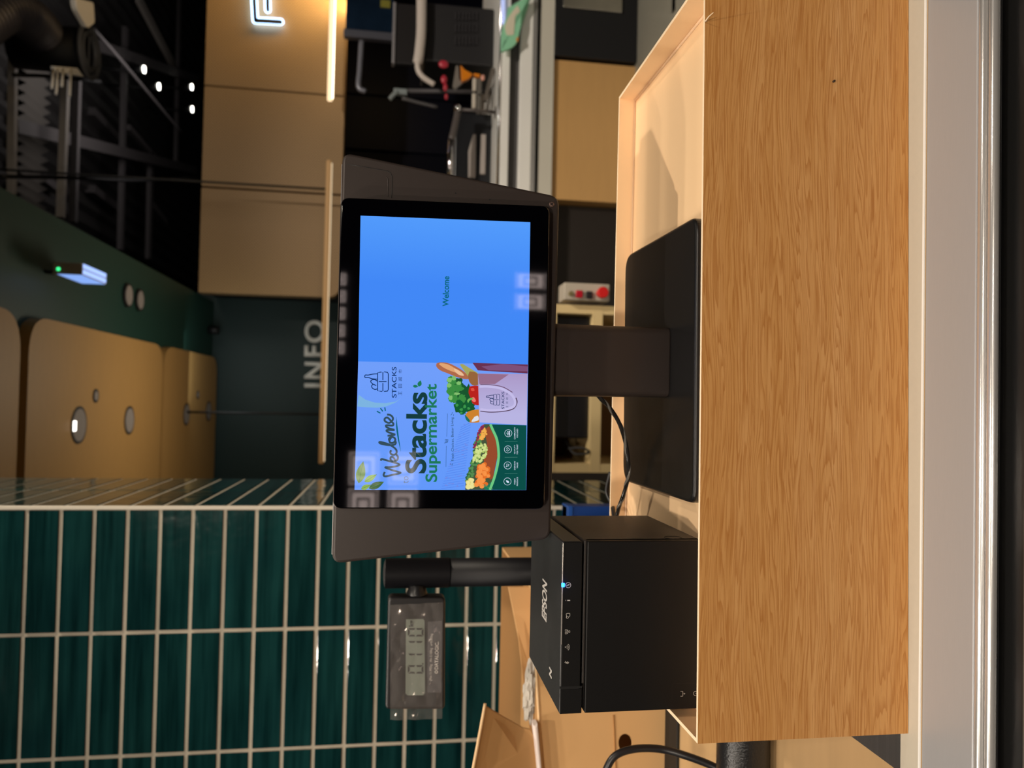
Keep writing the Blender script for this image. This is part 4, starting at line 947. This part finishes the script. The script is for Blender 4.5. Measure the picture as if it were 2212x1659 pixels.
# key panel outline and icons low on the front
YI = yf-.0006
icon_m = M_WHITEPRINT; M_WHITEPRINT = mat('seam_dark', (.002, .002, .002), .6)
icon('key_outline', [[(1507, 1475.5), (1455, 1476.5), (1452, 1479), (1451, 1517)]], .0001)
M_WHITEPRINT = icon_m
icon('feed_icon', [[(1470, 1493.5), (1475, 1493.5), (1475, 1504), (1470, 1504)], [(1475, 1498.5), (1480, 1498.5)], [(1478, 1497), (1480, 1498.5), (1478, 1500)]], .00013)
icon('power_key_icon', [circ(1502.5, 1498, 4.6, 16, 60, 340), [(1502.5, 1498), (1506, 1498)]], .00013)
# side seams
B = MB()
B.face([(xr+.00012, .690, FL+.024), (xr+.00012, .6905, FL+.024), (xr+.00012, .6905, FL+.010), (xr+.00012, .690, FL+.010)])
B.face([(xr+.00012, .676, FL+.0245), (xr+.00012, .700, FL+.0245), (xr+.00012, .700, FL+.0240), (xr+.00012, .676, FL+.0240)])
B.tube([(xr+.0001, .583+.006*math.cos(a*PI/10), FL+.022+.007*math.sin(a*PI/10)) for a in range(21)], .0002, 5, 1)
B.make('side_seam', M_VOID, t)
# maker's name on the top: baseline along X, up toward the back
a = aZ(1180.5, 1345, PT+.0002); b_ = aZ(1183, 1262, PT+.0002); c_ = aZ(1170, 1344, PT+.0002)
text_fit('maker_name', 'EPSON', a, (b_.x-a.x, 0, 0), (0, c_.y-a.y, 0), mat('name_silver', srgb(205, 200, 195), .35), t, bold=.03)
a = aZ(1191.5, 1467, PT+.0002); b_ = aZ(1192, 1449, PT+.0002); c_ = aZ(1186, 1466, PT+.0002)
text_fit('contact_mark', 'N', a, (b_.x-a.x, 0, 0), (0, c_.y-a.y, 0), MATS['name_silver'], t, bold=.05)

# ------------------------------------------------------------ weight display on its pole
SY = .95
t = thing('weight_display', 'black pole-mounted weight display under loose clear film, showing 0.110 kg, behind the printer', 'weight display', (-.216, SY+.018, CZ))
pt = aY(832, 1245, SY).z; px_ = -.2155; pyc = SY+.018; ps = aY(973, 1244, SY).z
MB().cyl((px_, pyc, ps+.0004), (px_, pyc, pt), .0183, n=48, bevel=.001).make('pole_head', mat('head_black', (.003, .003, .0045), .5, spec=.2), t)
MB().cyl((px_, pyc, CZ), (px_, pyc, ps-.0002), .0176, .0176, n=48).make('pole', MATS['head_black'], t)
MB().cyl((px_, pyc, CZ), (px_, pyc, CZ+.006), .05, n=48, bevel=.002).make('foot', M_BLK, t)
MB().sphere((px_, pyc, pt-.001), .0178, 1, 1, .22).make('cap', mat('cap_grey', (.03, .028, .03), .35), t)
jp = aY(901, 1281, SY+.004)
MB().cyl((px_-.012, jp.y+.008, jp.z), (jp.x-.004, jp.y+.008, jp.z), .009, .0135, n=32, bevel=.002).make('pivot', M_BLKSAT, t)
D = [aY(838, 1290, SY), aY(962, 1290, SY), aY(961, 1533, SY), aY(832, 1533, SY)]
hd = MB().prism(roundpoly(D, .006, 6), (0, .022, 0), .003, 4).make('display_case', mat('case_black', (.010, .009, .010), .42), t)
def on(x, y, k=0): return aY(x, y, SY-.0004-k)
MB().prism([on(877, 1338), on(914, 1337), on(917, 1341), on(918, 1497), on(914, 1502), on(880, 1502), on(876, 1498)], (0, .0006, 0)).make('lcd', mat('lcd_grey', srgb(120, 128, 118), .4), hd)
MB().prism([on(924, 1343), on(955, 1341), on(953, 1496), on(923, 1496)], (0, .0005, 0)).make('label_strip', mat('label_grey', srgb(74, 72, 75), .5), hd)
M_SEG = mat('lcd_segment', srgb(38, 36, 36), .6)
def seg7(B, y0, y1, x0, x1, which):     # y0 left edge (large) .. y1 right edge, x0 top .. x1 bottom
    T = 3.7; xm = (x0+x1)/2; g_ = 1.0
    q = {'a': [(x0, y0-1.5), (x0, y1+1.5), (x0+T, y1+1.5+T), (x0+T, y0-1.5-T)], 'd': [(x1, y0-1.5), (x1, y1+1.5), (x1-T, y1+1.5+T), (x1-T, y0-1.5-T)],
         'f': [(x0+g_, y0), (xm-g_, y0), (xm-g_-T*.6, y0-T), (x0+g_+T, y0-T)], 'b': [(x0+g_, y1), (xm-g_, y1), (xm-g_-T*.6, y1+T), (x0+g_+T, y1+T)],
         'e': [(xm+g_, y0), (x1-g_, y0), (x1-g_-T, y0-T), (xm+g_+T*.6, y0-T)], 'c': [(xm+g_, y1), (x1-g_, y1), (x1-g_-T, y1+T), (xm+g_+T*.6, y1+T)]}
    for k in which: B.prism([on(x, y, .0003) for x, y in q[k]], (0, .0002, 0))
for nm, ya, yb, wch in (('digit_zero', 1455, 1437, 'abcdef'), ('digit_one', 1425, 1412, 'bc'), ('digit_one', 1398, 1385, 'bc'), ('digit_zero', 1375, 1357, 'abcdef')):
    B = MB(); seg7(B, ya, yb, 881, 914.5, wch); B.make(nm, M_SEG, hd)
B = MB(); B.prism([on(912, 1435.5, .0003), on(914.5, 1435.5, .0003), on(914.5, 1432.5, .0003), on(912, 1432.5, .0003)], (0, .0002, 0)); B.make('decimal_point', M_SEG, hd)
def dtext(name, body, x0, x1, y0, y1, m, **k):
    a = on(x1, y0, .0004); b_ = on(x1, y1, .0004); c_ = on(x0, y0, .0004)
    o = text_fit(name, body, a, (b_.x-a.x, 0, 0), (0, 0, c_.z-a.z), m, hd, **k); fixn(o.data)
dtext('unit_text', 'kg', 883, 896, 1353.5, 1340, M_SEG, bold=.03)
M_LT = mat('label_print', srgb(190, 184, 178), .6)
dtext('range_text', 'Max 11.995kg   Min 0.100kg   e=0.005kg', 927, 934, 1469, 1369, M_LT, bold=.008)
dtext('maker_name', 'DATALOGIC.', 938.5, 946.5, 1446, 1386, M_LT, bold=.03)
B = MB()
for k in range(12):
    a0, a1 = 2*PI*k/12, 2*PI*(k+1)/12
    B.prism([on(942.5+r*math.cos(a), 1451.5+r*math.sin(a), .0004) for r, a in ((3.8, a0), (3.8, a1), (1.7, a1), (1.7, a0))], (0, .0002, 0))
B.make('maker_emblem', M_LT, hd)
# protective film, loose and creased
def film_material(name='clear_film', al=.16):
    m = bpy.data.materials.new(name); m.use_nodes = True; nt = m.node_tree; b = nt.nodes['Principled BSDF']
    b.inputs['Base Color'].default_value = (.55, .5, .47, 1); b.inputs['Roughness'].default_value = .12; b.inputs['Alpha'].default_value = al; b.inputs['Specular IOR Level'].default_value = 1
    g_ = nt.nodes.new('ShaderNodeBsdfGlossy'); g_.inputs['Roughness'].default_value = .06; g_.inputs[0].default_value = (1, .9, .82, 1)
    tr = nt.nodes.new('ShaderNodeBsdfTransparent'); fr = nt.nodes.new('ShaderNodeFresnel'); fr.inputs[0].default_value = 1.5
    ms = nt.nodes.new('ShaderNodeMixShader'); ms.inputs[0].default_value = .10
    out = nt.nodes['Material Output']
    ad = nt.nodes.new('ShaderNodeMixShader')
    nt.links.new(fr.outputs[0], ad.inputs[0]); nt.links.new(tr.outputs[0], ad.inputs[1]); nt.links.new(g_.outputs[0], ad.inputs[2])
    df = nt.nodes.new('ShaderNodeBsdfDiffuse'); df.inputs[0].default_value = (.55, .5, .47, 1)
    nt.links.new(ad.outputs[0], ms.inputs[1]); nt.links.new(df.outputs[0], ms.inputs[2]); nt.links.new(ms.outputs[0], out.inputs[0])
    return m
B = MB(); bm = B.bm; NX, NZ = 48, 26; random.seed(3)
fc = [aY(843, 1306, SY), aY(957, 1300, SY), aY(955, 1550, SY), aY(843, 1552, SY)]
grid = []
from mathutils import noise
for i in range(NX+1):
    row = []
    for j in range(NZ+1):
        u_, v_ = i/NX, j/NZ
        p = (fc[3].lerp(fc[0], u_)).lerp(fc[2].lerp(fc[1], u_), v_)
        amp = .0026*abs(noise.noise(Vector((u_*5, v_*3, 2)))) + .0004*abs(noise.noise(Vector((u_*13, v_*11, 7))))
        if u_ < .1: amp += .0015
        row.append(bm.verts.new((p.x, SY-.0012-amp*1.6, p.z)))
    grid.append(row)
for i in range(NX):
    for j in range(NZ): bm.faces.new((grid[i][j], grid[i+1][j], grid[i+1][j+1], grid[i][j+1]))
B.make('protective_film', film_material(), hd)

# ------------------------------------------------------------ cables
M_CBL = mat('glossy_cable', (.035, .032, .030), .18, spec=.9, var=.7, vscale=60)
cp = [(1285, 845, .66), (1300, 864, .665), (1318, 882, .672), (1338, 915, .68), (1352, 960, .69), (1357, 1000, .695), (1356, 1035, .70), (1348, 1065, .71), (1339, 1090, .718), (1333, 1113, .726), (1325, 1150, .735)]
pts = [aY(*c) for c in cp]
B = MB(); P = smooth(pts, 10)
B.tube(P, .0019, 10, 1)
B.make
core = B
# twisted wrap
wr = []
prev = None
for i, p in enumerate(P):
    tt = (P[min(i+1, len(P)-1)]-P[max(i-1, 0)]).normalized(); u_ = tt.orthogonal().normalized() if prev is None else (prev-tt*prev.dot(tt)).normalized(); prev = u_; v_ = tt.cross(u_)
    a = i*.32; wr.append(p + (u_*math.cos(a)+v_*math.sin(a))*.0011)
t = thing('power_cable', 'twisted cable in shiny clear wrap curving from behind the terminal stem to the printer', 'cable', pts[0])
core.make('core', M_CBL, t)
MB().tube(wr, .0013, 8, 1).make('clear_wrap', mat('wrap', (.50, .48, .44), .22, metal=.5), t)
cp = [(1319, 1020, .80), (1312, 1050, .80), (1312, 1068, .797), (1322, 1090, .785), (1326, 1112, .765), (1327, 1150, .75)]
o = MB().tube([aY(*c) for c in cp], .0022, 12).make('black_cable', mat('rubber_cable', (.02, .02, .022), .45)); tag(o, 'black cable looping over the back rim of the tray behind the printer', 'cable')
cp = [(1300, 1700, .80), (1310, 1662, .80), (1330, 1632, .80), (1370, 1618, .80), (1425, 1618, .80), (1480, 1632, .79), (1540, 1655, .78), (1580, 1680, .77)]
o = MB().tube([aY(*c) for c in cp], .0040, 14).make('black_cable', mat('rubber_cable_b', (.012, .012, .014), .35)); tag(o, 'thick black cable arching in front of the cardboard box at the left edge', 'cable')

# ------------------------------------------------------------ cardboard box
t = thing('cardboard_box', 'open brown cardboard box with raised flaps and a punched hand hole, left of the printer', 'box', (-.55, 1.05, CZ))
KY = 1.03
def cprism(name, pix, Y, d, m, bev=.0006):
    P = [aY(x, y, yy) for (x, y), yy in zip(pix, Y if isinstance(Y, (list, tuple)) else [Y]*len(pix))]
    return MB().prism(P, d, bev, 1).make(name, m, t)
# front face, standing on the counter
B = MB()
zt = aY(1152, 1560, KY).z
xr_ = -.262
ftop = aY(1158, 1450, KY).z; 
fr = MB()
hole = aY(1351, 1606, KY)
# front wall with an elliptical hole
bm = fr.bm; x0, x1_, z0_, z1_ = -.80, xr_, CZ+.004, ftop
def wallhole(bm, y):
    n = 28; ring_ = [bm.verts.new((hole.x+.0165*math.cos(2*PI*k/n)*.8, y, hole.z+.0095*math.sin(2*PI*k/n)*1.05+.3*.004*math.cos(2*PI*k/n))) for k in range(n)]
    outer = []
    for k in range(n):
        a = 2*PI*k/n; c, s_ = math.cos(a), math.sin(a)
        tx = ((x1_-hole.x)/c if c > 1e-6 else ((x0-hole.x)/c if c < -1e-6 else 1e9)); tz = ((z1_-hole.z)/s_ if s_ > 1e-6 else ((z0_-hole.z)/s_ if s_ < -1e-6 else 1e9))
        q = min(tx, tz); outer.append(bm.verts.new((hole.x+c*q, y, hole.z+s_*q)))
    corners = [bm.verts.new((cx_, y, cz_)) for cx_, cz_ in ((x1_, z1_), (x0, z1_), (x0, z0_), (x1_, z0_))]
    for k in range(n):
        a, b_ = outer[k], outer[(k+1) % n]
        mid = None
        for c_ in corners:
            if abs(a.co.x-b_.co.x) > 1e-5 and abs(a.co.z-b_.co.z) > 1e-5:
                if (abs(a.co.x-c_.co.x) < 1e-5 or abs(a.co.z-c_.co.z) < 1e-5) and (abs(b_.co.x-c_.co.x) < 1e-5 or abs(b_.co.z-c_.co.z) < 1e-5): mid = c_
        if mid: bm.faces.new((ring_[k], a, mid, b_, ring_[(k+1) % n]))
        else: bm.faces.new((ring_[k], a, b_, ring_[(k+1) % n]))
    return ring_
r1 = wallhole(bm, KY); r2 = wallhole(bm, KY+.004)
for k in range(28): bm.faces.new((r1[k], r1[(k+1) % 28], r2[(k+1) % 28], r2[k]))
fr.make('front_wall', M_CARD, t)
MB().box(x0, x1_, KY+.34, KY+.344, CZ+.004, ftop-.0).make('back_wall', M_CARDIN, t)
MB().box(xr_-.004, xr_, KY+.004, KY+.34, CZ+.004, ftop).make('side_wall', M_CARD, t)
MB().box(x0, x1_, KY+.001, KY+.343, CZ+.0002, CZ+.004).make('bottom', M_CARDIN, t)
MB().box(x0, xr_-.005, KY+.02, KY+.30, ftop-.035, ftop-.032).make('inner_light_block', M_CARDIN, t)  # unseen board added to keep light out behind the hand hole
# crease line down the front
a = aY(1325, 1545, KY-.0006); b_ = aY(1331, 1700, KY-.0006)
MB().tube([a, a.lerp(b_, .5), b_], .0012, 6, 2).make('crease', mat('crease', srgb(176, 128, 76), .8), t)
# right flap leaning back behind the pole
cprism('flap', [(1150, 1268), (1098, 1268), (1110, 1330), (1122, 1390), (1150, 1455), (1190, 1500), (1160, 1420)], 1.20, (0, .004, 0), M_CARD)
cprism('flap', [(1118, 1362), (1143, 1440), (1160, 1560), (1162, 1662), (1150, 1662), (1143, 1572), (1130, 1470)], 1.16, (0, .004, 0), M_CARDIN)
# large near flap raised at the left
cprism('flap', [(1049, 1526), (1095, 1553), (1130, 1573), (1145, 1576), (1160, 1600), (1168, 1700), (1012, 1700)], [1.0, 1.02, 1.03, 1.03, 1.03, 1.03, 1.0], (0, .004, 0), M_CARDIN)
B = MB().tube([aY(1048, 1520, .998), aY(1038, 1575, .998), aY(1022, 1660, .998), aY(1014, 1700, .998)], .0021, 6, 3); B.make('flap_edge', M_CARDEDGE, t)
MB().tube([aY(1158, 1440, KY), aY(1163, 1530, KY), aY(1170, 1660, KY)], .002, 6, 2).make('flap_fold', M_CARDEDGE, t)
o = MB().prism([aY(1153, 1568, 1.015), aY(1162, 1565, 1.015), aY(1174, 1700, 1.015), aY(1166, 1700, 1.015)], (0, .02, 0), .002).make('foam_sheet', mat('foam_white', srgb(222, 210, 205), .6)); tag(o, 'edge of a white foam sheet sticking out of the cardboard box', 'foam sheet')
B = MB(); bm = B.bm; random.seed(9)
bmesh.ops.create_icosphere(bm, subdivisions=4, radius=1)
c0 = aY(1146, 1492, 1.06)
for v in bm.verts:
    d = v.co.copy(); n_ = 1+.42*noise.noise(d*2.6)+.25*noise.noise(d*6)
    v.co = Vector((c0.x+d.x*.040*n_, c0.y+d.y*.018*n_, c0.z+d.z*.0085*n_ + d.x*-.002))
o = B.make('plastic_bag', mat('crumpled_plastic', (.62, .58, .52), .2, alpha=.75)); tag(o, 'crumpled clear plastic bag poking out of the cardboard box', 'plastic bag')

# ============================================================ SHOP WINDOWS BEHIND THE CAMERA (seen in the dark glass)
WY = -4.08; PATH = YS + (YS - WY)
M_PANE = glow('lit_window', (1, .80, .74), 5.0)
M_LAT = mat('lattice_dark', (.02, .015, .012), .6)
def window(n, x0, y0, x1, y1, cols, rows):
    xl_, xr_ = aY((x0+x1)/2, y0, PATH).x, aY((x0+x1)/2, y1, PATH).x; zt_, zb_ = aY(x0, (y0+y1)/2, PATH).z, aY(x1, (y0+y1)/2, PATH).z
    xl_, xr_ = min(xl_, xr_), max(xl_, xr_)
    o = MB().box(xl_, xr_, WY-.02, WY, zb_, zt_).make('window_%d' % n, M_PANE); struct(o)
    B = MB(); cw, ch = (xr_-xl_)/cols, (zt_-zb_)/rows; q = min(.017, cw*.06)
    for i in range(cols):
        for j in range(rows):
            a0, b0 = xl_+i*cw, zb_+j*ch
            for s_ in (.10, .30):
                X0, X1, Z0, Z1 = a0+cw*s_, a0+cw*(1-s_), b0+ch*s_, b0+ch*(1-s_)
                B.box(X0, X1, WY, WY+.02, Z0, Z0+q); B.box(X0, X1, WY, WY+.02, Z1-q, Z1); B.box(X0, X0+q, WY, WY+.02, Z0, Z1); B.box(X1-q, X1, WY, WY+.02, Z0, Z1)
    for i in range(cols+1): B.box(xl_+i*cw-.014, xl_+i*cw+.014, WY, WY+.025, zb_, zt_)
    for j in range(rows+1): B.box(xl_, xr_, WY, WY+.025, zb_+j*ch-.014, zb_+j*ch+.014)
    B.make('lattice', M_LAT, o)
window(1, 749, 1130, 822, 972, 2, 1)
window(2, 834, 1130, 906, 972, 2, 1)
window(3, 722, 770, 751, 585, 5, 1)
window(4, 1108, 675, 1182, 585, 2, 1)
